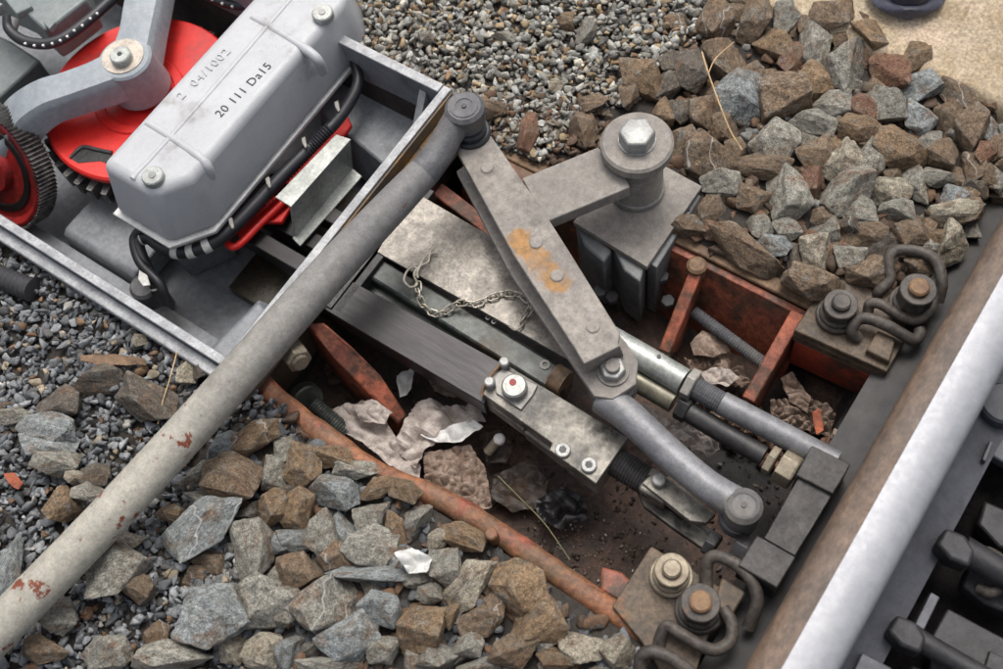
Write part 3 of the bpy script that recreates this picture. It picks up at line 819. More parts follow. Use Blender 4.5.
# ================================================================ frames of the pit
def build_frames():
    # lower rounded frame rod
    t = thing('lower_pit_frame', 'orange rusty frame bar bent along the lower edge of the pit, with a short pin', 'frame bar', W(450, 510, -60))
    path = [(238, 352), (262, 384), (296, 413), (335, 443), (372, 468), (408, 484), (440, 497), (480, 520), (520, 546), (560, 574), (600, 602), (640, 628), (668, 650)]
    pts = [Vector(q) for q in crom([tuple(W(x, y, 2)) for x, y in path], 4)]
    bm = bmesh.new(); rings = []
    for i, P in enumerate(pts):
        d = (pts[min(i + 1, len(pts) - 1)] - pts[max(i - 1, 0)]).normalized()
        s = d.cross(Vector((0, 0, 1))).normalized()
        hw = .0128 + .0028 * noise.noise(P * 40); 
        pr = [(-hw * .6, -.075), (-hw, -.070), (-hw, -.006), (-hw * .6, -.001), (0, 0), (hw * .6, -.001), (hw, -.006), (hw, -.07), (hw * .6, -.075)]
        rings.append([P + s * x + Vector((0, 0, z)) for x, z in pr])
    loft(bm, rings)
    finish('bar', bm, 'orange', t, smooth=True, ang=60)
    pn = finish('pin', cyl(W(491, 533, 24), 7, 50, n=20, ch=1.5), 'orange', t, smooth=True)
    finish('bolt_lug', prism([(602, 566), (622, 572), (640, 590), (624, 604), (600, 590)], -8, 30), 'redrust', t, bev=3)
    # far frame beam (angle iron) with two crossbars and a threaded rod
    t = thing('upper_pit_frame', 'red-brown steel frame with two cross bars and a threaded rod beside the pivot bracket', 'frame', W(740, 290, -60))
    bm = bar(V3(-195, 214, 0), V3(288, 218, 0), 19, 7)
    finish('top_flange', bm, 'olive', t, bev=2)
    bm = bmesh.new(); loft(bm, [[V3(x, 208, -7.3), V3(x, 199, -7.3), V3(x, 168, -124), V3(x, 177, -124)] for x in (-195, 286)])
    finish('web', bm, 'redrust', t, bev=1)
    for a, b, c2, d in (((697, 268, -2), (664, 352, -52), 15, 60), ((798, 312, -2), (748, 400, -40), 16, 70)):
        p0 = W(*a); p1 = W(*b)
        o = finish('crossbar', bar(p0, p1, c2, d), 'redrust', t, bev=2)
    finish('corner_joint', cyl(W(697, 264, 2), 12, 20, n=20, ch=3), 'olive', t, smooth=True)
    finish('threaded_rod', thread(W(694, 312, -60), W(770, 368, -60), 8, 3.4), 'neck', t)
    # plate strips of the same frame behind the lever
    t = thing('red_stay', 'red rusty stay bar coming out from under the lever by the casing', 'frame bar', W(460, 210, -80))
    finish('bar', bar(W(424, 178, -20), W(500, 236, -50), 20, 30), 'redrust', t, bev=2)
    t = thing('orange_angle', 'orange rusty angle behind the dusty lever head', 'frame bar', W(520, 155, -40))
    finish('flange', prism([(490, 136), (500, 138), (556, 176), (566, 196), (540, 198), (500, 168)], -4, 6), 'orange', t, bev=1)
    finish('web', prism([(500, 170), (540, 200), (536, 204), (496, 174)], -8, 40), 'redrust', t, bev=1)
    # thick red lever plate on the left
    t = thing('red_frame_web', 'thick red rusty web plate tapering down between casing and dark drive bar', 'frame bar', W(350, 370, -100))
    bm = bmesh.new()
    top = [W(305, 322, -8), W(324, 322, -8), W(352, 346, -22), W(380, 374, -44), W(408, 416, -84), W(398, 424, -86), W(362, 386, -48), W(336, 360, -26)]
    bot = [Vector((p.x - .004, p.y - .006, -.118)) for p in top]
    loft(bm, [bot, top])
    finish('plate', bm, 'redrust', t, bev=3)
    t = thing('casing_bolt', 'pale hexagon bolt with a round end facing out of the casing corner below the pole', 'bolt', W(292, 358, -30))
    a = Vector((1, -.35, .25)).normalized()
    finish('head', hexh(W(300, 362, -10), 17, 24, ax=-a, rot=.3), 'boltpale', t, bev=1)
    finish('end', cyl(W(300, 362, -10) + a * .004, 11, 6, n=24, ax=-a, ch=1.5), 'boltpale', t, smooth=True)
    t = thing('spring_bolt', 'dirty dark round bolt head in the pit corner below the pale bolt', 'bolt', W(312, 400, -90))
    c = W(309, 402, -60)
    finish('head', cyl(c, 21, 14, n=28, ax=Vector((-1, .2, -.5)), ch=2), 'guide', t, smooth=True)
    finish('shaft', thread(c + Vector((.004, 0, 0)), c + Vector((.055, -.004, -.02)), 11, 3.4), 'guide', t)
build_frames()

# ================================================================ linkage
def rivet(p, r, mat, parent, name='rivet', h=2):
    return finish(name, cyl(p + Vector((0, 0, h / 1000)), r, h + 1, n=20, ch=min(1.2, h * .6)), mat, parent, smooth=True)

def build_lever():
    t = thing('crank_lever', 'dusty grey twin plate crank lever with a rust patch reaching to the tall pivot', 'lever', W(560, 260, 40))
    zt = 98
    # long top plate
    plate = [(457, 152), (462, 140), (484, 129), (492, 137), (526, 186), (545, 213), (571, 254), (620, 333), (618, 347), (584, 364), (576, 350), (513, 254)]
    finish('top_plate', prism(plate, zt, 9), 'leverrust', t, bev=1.5)
    arm = [(522, 178), (598, 147), (622, 168), (630, 187), (546, 222)]
    finish('arm', prism(arm, zt - .8, 19), 'lever', t, bev=1.5)
    # lower plate shifted down
    lp = [(461, 146), (486, 130), (545, 213), (621, 336), (637, 366), (634, 386), (612, 398), (594, 393), (580, 372), (520, 272)]
    z2 = 56
    q = [W(x, y, zt) for x, y in lp]
    # keep plan position of the top plate for the long part, only lower it
    bm = bmesh.new()
    topv = [Vector((p.x, p.y, z2 / 1000)) for p in q[:8]]
    plan = [W(452, 154, zt), W(486, 130, zt), W(545, 213, zt), W(600, 300, zt)]
    endp = [W(626, 342, z2 + 6), W(638, 362, z2 + 6), W(636, 384, z2 + 6), W(613, 399, z2 + 6), W(594, 396, z2 + 6), W(578, 372, z2 + 6)]
    plan2 = [W(577, 355, zt), W(512, 262, zt)]
    top = [Vector((p.x, p.y, (z2 + 6) / 1000)) for p in plan] + endp + [Vector((p.x, p.y, (z2 + 6) / 1000)) for p in (W(507, 258, zt),)]
    loft(bm, [[p - Vector((0, 0, .010)) for p in top], top])
    finish('bottom_plate', bm, 'lever', t, bev=1.2)
    # bent step joining the plates
    bm = bmesh.new()
    a, b = W(584, 363, zt - 1), W(620, 346, zt - 1)
    c, d = W(586, 374, z2 + 8), W(624, 356, z2 + 8)
    n = (b - a).normalized().cross(Vector((0, 0, 1))).normalized() * 0.004
    loft(bm, [[a, b, d, c], [a + n * -1.6, b + n * -1.6, d + n * -1.6, c + n * -1.6]])
    finish('step', bm, 'lever', t, bev=1)
    for x, y in ((487, 168), (536, 243), (557, 276), (593, 327)):
        rivet(W(x, y, zt), 7.5, 'lever', t)
    for x, y in ((487, 168), (536, 243), (593, 327)):
        p = W(x, y, zt - 8)
        finish('spacer', cyl(p, 9, 24, n=16), 'lever', t, smooth=True)
    # end nut
    p = W(613, 372, z2 + 6)
    finish('washer', cyl(p + V3(0, 0, 3), 17, 3, n=28), 'lever', t, smooth=True)
    o = finish('nut', hexh(p + V3(0, 0, 13), 14, 10, rot=.4), 'boltzinc', t, bev=.6)
    finish('bolt_end', cyl(p + V3(0, 0, 19), 8, 8, n=20, ch=1), 'lever', o, smooth=True)
    finish('bush', cyl(W(612, 380, z2 - 5), 27, 22, n=32, ch=2), 'neck', t, smooth=True)
build_lever()

def build_pivot():
    t = thing('pivot_post', 'tall grey pivot post with round cap and big hexagon bolt on a square plate', 'pivot', W(645, 215, -60))
    zt = 118
    c = W(637, 141, zt)
    cx, cy = c.x, c.y
    def C(z): return Vector((cx, cy, z / 1000))
    finish('cap', cyl(C(zt), 41, 14, n=56, ch=3), 'lever', t, smooth=True)
    finish('weld_bead', cyl(C(zt - 13.6), 34, 7, n=44, r2=31, ch=2), 'lever', t, smooth=True)
    finish('sleeve', cyl(C(zt - 14), 30, zt - 14 - 16, n=44, r2=31), 'galvdull', t, smooth=True)
    finish('collar', cyl(C(28), 33, 8, n=44, ch=2), 'galvdull', t, smooth=True)
    finish('bolt_washer', cyl(C(zt + 2), 21, 2.5, n=32), 'boltzinc', t, smooth=True)
    finish('bolt_head', hexh(C(zt + 19), 20.5, 17, rot=.25), 'boltzinc', t, bev=1)
    finish('base_plate', prism([(573, 222), (647, 267), (702, 186), (632, 148)], 18, 9), 'lever', t, bev=1)
    # legs of the bracket below
    finish('side_plate', prism([(647, 262), (657, 268), (701, 196), (692, 188)], 8, 120, taper=-.0), 'guidep', t, bev=1.5)
    finish('side_plate', prism([(575, 222), (590, 230), (612, 250), (604, 262), (585, 246)], 8, 115), 'guidep', t, bev=3)
    finish('side_plate', prism([(610, 240), (622, 246), (646, 262), (640, 282), (624, 270)], 8, 112), 'guidep', t, bev=2)
    finish('back_plate', prism([(586, 222), (640, 160), (694, 190), (650, 255)], -40, 70), 'dark', t, bev=2)
    for x, y, z in ((662, 275, -40), (668, 300, -70), (600, 290, -70), (612, 296, -80)):
        finish('bolt', hexh(W(x, y, z), 9, 9), 'neck', t, bev=.5)
build_pivot()

def build_pole():
    t = thing('setting_pole', 'long pale painted steel pole with rust spots lying diagonally across the photo', 'rod', W(220, 370, 60))
    pts = [(-190, 812, 52), (-60, 688, 58), (0, 628, 62), (110, 515, 70), (222, 393, 80), (326, 276, 92), (400, 197, 103), (423, 173, 107)]
    P = [Vector(q) for q in crom([tuple(W(*p)) for p in pts], 8)]
    rr = [22.8 - 4 * smooth01((i / len(P) - .62) / .36) for i in range(len(P))]
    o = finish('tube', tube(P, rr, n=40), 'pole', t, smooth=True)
    n = [tuple(W(418, 178, 106)) + (17,), tuple(W(424, 172, 107)) + (18.6,), tuple(W(430, 165, 109)) + (18,), tuple(W(439, 152, 112)) + (17.5,), tuple(W(449, 134, 118)) + (17,), tuple(W(459, 118, 124)) + (18,)]
    c = crom(n, 6)
    finish('neck', tube([Vector(q[:3]) for q in c], [q[3] for q in c], n=32), 'neck', t, smooth=True, ang=60)
    top = W(464, 106, 142)
    j = finish('ball_housing', cyl(top, 23, 30, n=40, r2=21, ch=4), 'neck', t, smooth=True)
    finish('cap_ring', ringshape(top + V3(0, 0, 1), 16, 10, 3), 'neck', j, smooth=True)
    finish('cap_dot', cyl(top + V3(0, 0, 1.5), 3, 2, n=16), 'black', j, smooth=True)
    bm = bmesh.new()
    for dz, r in ((-30, 19), (-38, 23), (-46, 17)):
        bmm = cyl(top + V3(6, -4, dz), r, 7, n=36, ch=2); merge_to(bm, bmm)
    finish('rubber_boot', bm, 'rubber', t, smooth=True)
build_pole()

def build_link():
    t = thing('curved_link', 'bent grey forged link ending in a round ball joint near the rail', 'link', W(680, 460, 20))
    pts = [(604, 398, 40, 19), (627, 415, 44, 18), (649, 435, 46, 17.5), (668, 453, 46, 17.5), (690, 472, 46, 17), (712, 489, 46, 17), (738, 504, 46, 17)]
    finish('arm', ptube(pts, n=32), 'linkm', t, smooth=True)
    top = W(744, 505, 64)
    j = finish('ball_housing', cyl(top, 19.5, 36, n=40, r2=19, ch=4), 'neck', t, smooth=True)
    finish('cap_ring', ringshape(top + V3(0, 0, .8), 15, 12, 3), 'dark', j, smooth=True)
    finish('cap_dot', cyl(top + V3(0, 0, 1.2), 3, 2, n=16), 'black', j, smooth=True)
    bm = bmesh.new()
    for dz, r in ((-36, 21), (-43, 16), (-50, 20)):
        merge_to(bm, cyl(top + V3(-2, 0, dz), r, 7, n=32, ch=2))
    finish('rubber_boot', bm, 'neck', t, smooth=True)
build_link()

# ================================================================ rods in the pit
def build_rods():
    # dark drive bar
    t = thing('drive_bar', 'dark oiled flat drive bar running from under the pole to the clevis block', 'bar', W(410, 340, -30))
    finish('bar', prism([(318, 262), (504, 364), (484, 404), (288, 288)], 2, 34), 'bar', t, bev=1.2)
    # clevis block
    t = thing('clevis_block', 'light grey machined clevis block with pin and two socket screws', 'block', W(555, 420, -40))
    zt = 12
    finish('body', prism([(503, 362), (628, 438), (596, 484), (549, 450), (552, 443), (481, 393)], zt, 20), 'block', t, bev=1.2)
    finish('lower_jaw', prism([(522, 425), (552, 448), (596, 483), (628, 438), (560, 398)], zt - 20.3, 24, zref=zt), 'block', t, bev=1.5)
    finish('lower_jaw', prism([(484, 396), (494, 380), (530, 402), (522, 424)], zt - 20.3, 20, zref=zt), 'block', t, bev=1.5)
    for x, y in ((563, 451), (589, 466)):
        p = W(x, y, zt)
        o = finish('socket_screw', cyl(p + V3(0, 0, 5), 8.6, 6, n=24, ch=1), 'boltzinc', t, smooth=True)
        finish('socket', cyl(p + V3(0, 0, 5.4), 4.4, 1, n=6), 'black', o)
    finish('washer_plate', prism([(494, 377), (503, 368), (538, 385), (533, 395), (521, 410), (496, 393)], zt + 3, 3), 'galvdull', t, bev=1)
    p = W(514, 385, zt + 16)
    o = finish('pin', cyl(p, 14.5, 14, n=32, ch=2), 'galv', t, smooth=True)
    finish('red_mark', cyl(p + V3(-3, 2, .6), 4.2, 1, n=9), 'redcap', o)
    for x, y in ((504, 361), (489, 381)):
        finish('small_bolt', cyl(W(x, y, zt + 14), 6, 18, n=18, ch=1.5), 'boltzinc', t, smooth=True)
    finish('cotter', ptube([(482, 396, 10, 2), (484, 386, 14, 2), (492, 374, 14, 2), (502, 364, 16, 2), (510, 362, 16, 2)]), 'rustcap', t, smooth=True)
    # threaded spindle and fork
    t = thing('fork_spindle', 'threaded spindle with a fork end under the curved link', 'rod', W(650, 480, -20))
    finish('spindle', thread(W(600, 452, -8), W(656, 487, -8), 17, 3.4, depth=1.6), 'dark', t)
    finish('fork_plate', prism([(642, 483), (656, 470), (716, 514), (706, 523), (690, 521)], 13, 12), 'block', t, bev=1)
    finish('fork_plate', prism([(636, 488), (652, 500), (700, 528), (716, 540), (708, 552), (676, 530), (644, 506)], -22, 10), 'block', t, bev=1)
    finish('fork_root', prism([(638, 488), (652, 466), (676, 482), (664, 504)], 8, 34), 'block', t, bev=3)
    finish('eye', ptube([(664, 484, -4, 12), (686, 498, -6, 13), (704, 508, -8, 12)]), 'tan', t, smooth=True)
    finish('bolt_head', cyl(W(659, 479, 22), 8, 12, n=8, ch=1.5), 'boltzinc', t, bev=.5)
    finish('tail', prism([(654, 507), (664, 500), (724, 536), (716, 548)], -30, 16), 'dark', t, bev=2)
    # guide housing with cover plate
    t = thing('guide_housing', 'greenish oily steel guide bar beside the dusty cover plate', 'guide bar', W(460, 320, -60))
    finish('bar', prism([(340, 232), (572, 372), (562, 392), (555, 394), (344, 262), (330, 252)], -6, 40), 'guide', t, bev=4, seg=3)
    finish('lower_ledge', prism([(330, 262), (344, 262), (556, 394), (546, 404), (430, 335), (322, 272)], -22, 30), 'guide', t, bev=3)
    for x, y in ((369, 266), (545, 365), (463, 300), (488, 318), (494, 322)):
        p = W(x, y, -6)
        rr = 6 if x in (369, 545) else 3
        o = finish('screw', ringshape(p + V3(0, 0, 1.6), rr, rr * .5, 3, n=20), 'galvdull', t, smooth=True)
    finish('end_collar', cyl(W(566, 384, -4), 16, 18, n=24, ax=W(480, 330, -6) - W(566, 384, -6)), 'olive', t, smooth=True)
    t = thing('cover_plate', 'dusty grey flat cover plate with a brown oil stain under the chain', 'plate', W(480, 270, -10))
    finish('plate', prism([(412, 190), (470, 224), (592, 292), (604, 340), (596, 372), (562, 356), (377, 252)], 4, 4), 'slab', t, bev=.8)
    # detection rods
    t = thing('upper_detection_rod', 'upper pale steel rod with sleeve, lock nut and thread reaching the dark bracket', 'rod', W(720, 400, -30))
    a, b = W(606, 338, 6), W(690, 382, 6)
    z = lambda x, y: W(x, y, 2)
    finish('sleeve', tube([W(588, 326, 2), W(600, 333, 2), W(640, 356, 2), W(684, 382, 2)], 15.5, n=36), 'galv', t, smooth=True)
    finish('sleeve_hole', cyl(W(659, 356, 18.6), 2.4, 3, n=12), 'black', t)
    d = (W(722, 402, 2) - W(684, 382, 2)).normalized()
    finish('lock_nut', hexh(W(695, 388, 2), 20, 11, ax=-d, rot=.3), 'galvdull', t, bev=.8)
    finish('thread', thread(W(694, 387, 2), W(725, 405, 2), 13, 2.8), 'neck', t)
    finish('rod', tube([W(722, 403, 2), W(770, 428, 2), W(806, 447, 2), W(836, 463, 2)], 13.5, n=32), 'linkm', t, smooth=True)
    t = thing('lower_detection_rod', 'darker rod lying just below the upper pale rod, with nuts at its end', 'rod', W(700, 430, -60))
    finish('sleeve', tube([W(610, 366, -14), W(650, 388, -14), W(674, 402, -14)], 13, n=32), 'sleeve2', t, smooth=True)
    d = (W(760, 452, -14) - W(674, 402, -14)).normalized()
    finish('lock_nut', hexh(W(690, 411, -14), 17, 14, ax=-d, rot=.2), 'dark', t, bev=.8)
    finish('rod', tube([W(686, 410, -14), W(722, 432, -14), W(764, 456, -14)], 12, n=28), 'dark', t, smooth=True)
    finish('nut', hexh(W(775, 463, -4), 17, 9, ax=-d, rot=.2), 'boltpale', t, bev=.6)
    finish('nut', hexh(W(796, 474, -4), 20, 20, ax=-d, rot=.5), 'boltpale', t, bev=.8)
    finish('bolt_end', tube([W(794, 472, -12), W(812, 482, -12)], 7, n=16), 'neck', t, smooth=True)
build_rods()

def build_rail_bracket():
    t = thing('rail_bracket', 'dark steel bracket with two square end blocks bolted along the rail foot', 'bracket', W(800, 520, -10))
    zt = 44
    finish('end_block', prism([(812, 445), (851, 464), (833, 494), (796, 475)], zt, 50), 'blockdark', t, bev=1.5)
    finish('end_block', prism([(757, 535), (796, 557), (777, 588), (738, 565)], zt, 50), 'blockdark', t, bev=1.5)
    finish('middle_bar', prism([(799, 477), (832, 495), (795, 556), (764, 538)], zt - 6, 30), 'blockdark', t, bev=1)
    d = Vector((1, 0, 0))
    finish('nut', hexh(W(748, 554, 20), 17, 16, ax=(-1, 0, 0), rot=.3), 'dark', t, bev=1)
    finish('nut', hexh(W(716, 548, 10), 13, 12, ax=(-1, 0, 0), rot=.1), 'dark', t, bev=1)
build_rail_bracket()

# ================================================================ rail fastenings
def clip_wire(t, pts, r=5.6, lab=None):
    o = finish('spring_clip', ptube([p + (r * 1.16,) if len(p) == 3 else p for p in pts], k=6, n=14), 'clip', t, smooth=True)
    if lab: o['label'] = lab

def screw_group(t, x, y, z, body='clip', cap='boltpale', h=40, r=21):
    c = W(x, y, z)
    lean = Vector((0, 0, -1))
    finish('washer', cyl(c + V3(0, 0, -h + 8), r * 1.25, 6, n=32, ch=1.5), body, t, smooth=True)
    finish('washer', cyl(c + V3(0, 0, -h + 15), r * 1.08, 7, n=32, ch=1.5), body, t, smooth=True)
    finish('nut', hexh(c + V3(0, 0, -8), r, h - 22, rot=.5), body, t, bev=1)
    finish('flange', cyl(c + V3(0, 0, -7), r * .98, 4, n=32, ch=1), body, t, smooth=True)
    finish('bolt_end', cyl(c, r * .56, 10, n=20, ch=2), cap, t, smooth=True)

def build_fastenings():
    t = thing('rail_fastening', 'rusty rail fastening at the bottom with pale screw, wire clips and orange edged plate', 'rail fastening', W(690, 610, -20))
    finish('plate', prism([(651, 546), (704, 577), (724, 589), (690, 690), (660, 670), (640, 640), (612, 606)], 8, 14), 'clampplate', t, bev=1.5)
    finish('under_plate', prism([(651, 546), (704, 577), (722, 588), (690, 690), (655, 668), (640, 640), (612, 606)], -6.4, 50, zref=8), 'orange', t, bev=1.5)
    screw_group(t, 672, 568, 46, body='boltpale', cap='boltpale', h=38, r=18)
    screw_group(t, 701, 601, 52, body='clip', cap='rustcap', h=44, r=20)
    clip_wire(t, [(707, 592, 10), (706, 574, 20), (709, 559, 30), (722, 557, 34), (742, 569, 34), (754, 586, 32), (757, 604, 26), (748, 628, 10)], 5.8)
    clip_wire(t, [(658, 652, 8), (661, 636, 16), (668, 626, 24), (680, 633, 26), (700, 645, 24), (716, 650, 22), (730, 641, 22), (732, 624, 24), (723, 608, 24)], 5.6)
    clip_wire(t, [(640, 672, 8), (642, 656, 20), (654, 652, 26), (674, 660, 26), (700, 680, 20)], 6)
    finish('guide_block', prism([(722, 577), (746, 592), (732, 616), (714, 604)], 24, 22), 'clampplate', t, bev=2)
    t = thing('rail_fastening', 'rail fastening at the right with grey screw, curled wire clips and red edged plate', 'rail fastening', W(870, 310, -20))
    finish('plate', prism([(833, 270), (860, 284), (884, 283), (906, 300), (905, 340), (887, 372), (794, 330)], 6, 12), 'clampplate', t, bev=1.5)
    finish('under_plate', prism([(794, 330), (887, 372), (905, 340), (906, 300), (860, 284), (833, 270)], -6.4, 14, zref=6), 'clampplate', t, bev=1.5)
    finish('red_block', prism([(797, 331), (885, 371), (903, 340), (904, 302), (860, 286), (834, 273)], -20.8, 60, zref=6), 'redprimer', t, bev=1.5)
    screw_group(t, 842, 301, 44, body='clip', cap='clip', h=38, r=19)
    screw_group(t, 920, 286, 58, body='clip', cap='rustcap', h=48, r=20)
    clip_wire(t, [(878, 294, 8), (880, 290, 14), (890, 280, 20), (889, 268, 26), (890, 256, 32), (900, 250, 34), (920, 252, 34), (936, 261, 34), (942, 282, 30), (938, 302, 16)], 5.6)
    clip_wire(t, [(868, 312, 14), (870, 304, 22), (880, 304, 26), (892, 311, 24), (905, 318, 22), (918, 320, 22), (930, 310, 24), (934, 296, 26)], 5.2)
    clip_wire(t, [(858, 338, 10), (852, 330, 18), (858, 320, 24), (870, 319, 26), (888, 326, 26), (902, 334, 22), (914, 340, 18), (920, 334, 16), (919, 329, 16)], 5.8)
    finish('guide_block', prism([(878, 330), (896, 338), (890, 362), (866, 350)], 16, 14), 'clampplate', t, bev=2)
build_fastenings()

def _clip_root():
    return thing('track_clip', 'black spring clip lying in the trough between the two bolt rods', 'rail clip', W(988, 575, -25))

def build_right_side():
    # slide plates, bolts and drive lugs on the far side of the rail
    t = thing('slide_plate', 'dark greasy slide plate with notch beyond the rail at the lower right', 'slide plate', W(960, 640, -40))
    finish('plate', prism([(948, 608), (1060, 668), (1060, 760), (930, 700), (930, 640)], -22, 20), 'tarsteel', t, bev=2)
    finish('plate_step', prism([(990, 650), (1040, 676), (1020, 740), (975, 700)], -16, 8), 'tarsteel', t, bev=1.5)
    finish('key', prism([(931, 592), (940, 597), (924, 630), (915, 624)], -2, 26), 'keym', t, bev=1)
    t2 = thing('slide_plate', 'dark grey slide plate at the right edge with a slit, above the two bolts', 'slide plate', W(990, 440, -40))
    finish('plate', prism([(972, 446), (985, 452), (1060, 494), (1090, 400), (1010, 380)], -14, 16), 'slide', t2, bev=2)
    finish('fin', prism([(982, 459), (990, 440), (994, 442), (986, 462)], 0, 14), 'slide', t2, bev=1)
    finish('curved_lug', cyl(W(1004, 402, 10), 24, 30, n=28, ch=3), 'slide', t2, smooth=True)
    for i, (x, y, lab) in enumerate(((952, 545, 'dark square-headed bolt with rod on the far rail foot, upper of two'), (903, 632, 'dark square-headed bolt on the far rail foot, lower of two'))):
        t = thing('switch_bolt', lab, 'bolt', W(x, y, -20), 'square bolts beyond the rail')
        zt = 16
        finish('head', prism([(x - 16, y - 1), (x - 6, y - 18), (x + 14, y - 10), (x + 24, y + 6), (x + 18, y + 22), (x - 2, y + 14)], zt, 30), 'tarsteel', t, bev=4, seg=3)
        finish('shaft', tube([W(x + 10, y + 4, 0), W(x + 40, y + 22, -2), W(x + 110, y + 62, -4)], 15 if i == 0 else 11, n=24), 'tarsteel', t, smooth=True)
    t = thing('foot_lug', 'pale grey corner plate on the rail foot at the bottom edge', 'plate', W(870, 665, -20))
    finish('plate', prism([(862, 652), (892, 668), (885, 700), (845, 690)], 4, 10), 'keym', t, bev=1.5)
    for pts, z, h, lab in (([(968, 566), (1000, 580), (1040, 604), (1030, 622), (985, 604), (962, 586)], -30, 24, 'black flat lever between the two bolt rods beyond the rail'),
                           ([(985, 500), (1012, 512), (1030, 545), (1000, 548), (978, 524)], -40, 20, 'black cast bracket above the upper bolt rod beyond the rail'),
                           ([(912, 664), (940, 676), (960, 700), (930, 720), (896, 690)], -26, 22, 'black clamp block below the lower bolt head at the bottom edge')):
        o = finish('cast_fitting', prism(pts, z, h), 'tarsteel', None, bev=3)
        tag(o, lab, 'casting')
    clip_wire(_clip_root(), [(972, 560, -20), (985, 552, -8), (1002, 562, -6), (1006, 580, -12), (992, 592, -16), (978, 588, -22)], 5.5)
    t = thing('grease_bed', 'black greasy trough beyond the rail foot', 'trough', V3(700, 0, -60))
    finish('trough', wbox(532, 900, -600, 700, -100, -75), 'tar', t)  # the black carries the shadow beyond the rail as well as grease
build_right_side()

# ================================================================ chain with hitch pin, litter, leaves
def build_chain():
    t = thing('safety_chain', 'small zinc chain with an R shaped hitch pin lying on the cover plate', 'chain', W(450, 290, 4))
    path = [(418, 283, 8), (420, 298, 6), (428, 310, -2), (440, 314, -2), (452, 307, 2), (462, 303, 8), (476, 304, 8), (490, 298, 8), (503, 294, 9), (515, 294, 9), (525, 298, 9), (530, 308, 9), (524, 318, 9), (517, 326, 9)]
    c = [Vector(q) for q in crom([tuple(W(*p)) for p in path], 12)]
    # equally spaced links
    dist = [0]
    for a, b in zip(c[:-1], c[1:]): dist.append(dist[-1] + (b - a).length)
    def at(s):
        for i in range(1, len(dist)):
            if dist[i] >= s: 
                f = (s - dist[i - 1]) / max(1e-9, dist[i] - dist[i - 1]); return c[i - 1].lerp(c[i], f)
        return c[-1]
    step = .0098
    k = int(dist[-1] / step)
    me = None
    for i in range(k):
        p = at((i + .5) * step); q = at((i + .6) * step)
        d = (q - p).normalized() if (q - p).length > 1e-7 else Vector((1, 0, 0))
        if me is None:
            bm = bmesh.new()
            ln, wd = 3.6, 3.4
            pts = []
            for a in range(14):
                th = a / 14 * 2 * PI
                pts.append(V3((ln if math.cos(th) > 0 else -ln) + wd * math.cos(th), wd * 1.1 * math.sin(th), 0))
            pts.append(pts[0]); pts.append(pts[1])
            tube(pts, 1.15, bm, 7, cap=False)
            me = bpy.data.meshes.new('chain_link'); bm.to_mesh(me); bm.free(); me.materials.append(MT['chainm'])
            for pp in me.polygons: pp.use_smooth = True
        o = bpy.data.objects.new('chain_link', me); COL.objects.link(o); o.parent = t
        o.location = p - t.location
        o.rotation_mode = 'QUATERNION'
        o.rotation_quaternion = d.to_track_quat('X', 'Z') @ Matrix.Rotation(PI / 2 * .8 if i % 2 else .25, 3, 'X').to_quaternion()
    hp = [(438, 253, 9), (430, 254, 9), (428, 262, 9), (420, 266, 9), (414, 274, 9), (417, 284, 9), (410, 287, 9), (404, 280, 9), (408, 270, 9), (416, 268, 9), (418, 278, 9)]
    finish('hitch_pin', ptube([p + (1.5,) for p in hp], k=6, n=8), 'chainm', t, smooth=True)
    finish('hitch_pin_leg', ptube([(434, 248, 9, 1.5), (424, 258, 9, 1.5), (419, 268, 9, 1.5), (416, 276, 9, 1.5)], k=4, n=8), 'chainm', t, smooth=True)
    finish('end_hook', ptube([(521, 317, 9, 1.5), (523, 324, 9, 1.5), (516, 330, 9, 1.5), (509, 326, 9, 1.5)], k=4, n=8), 'chainm', t, smooth=True)
build_chain()

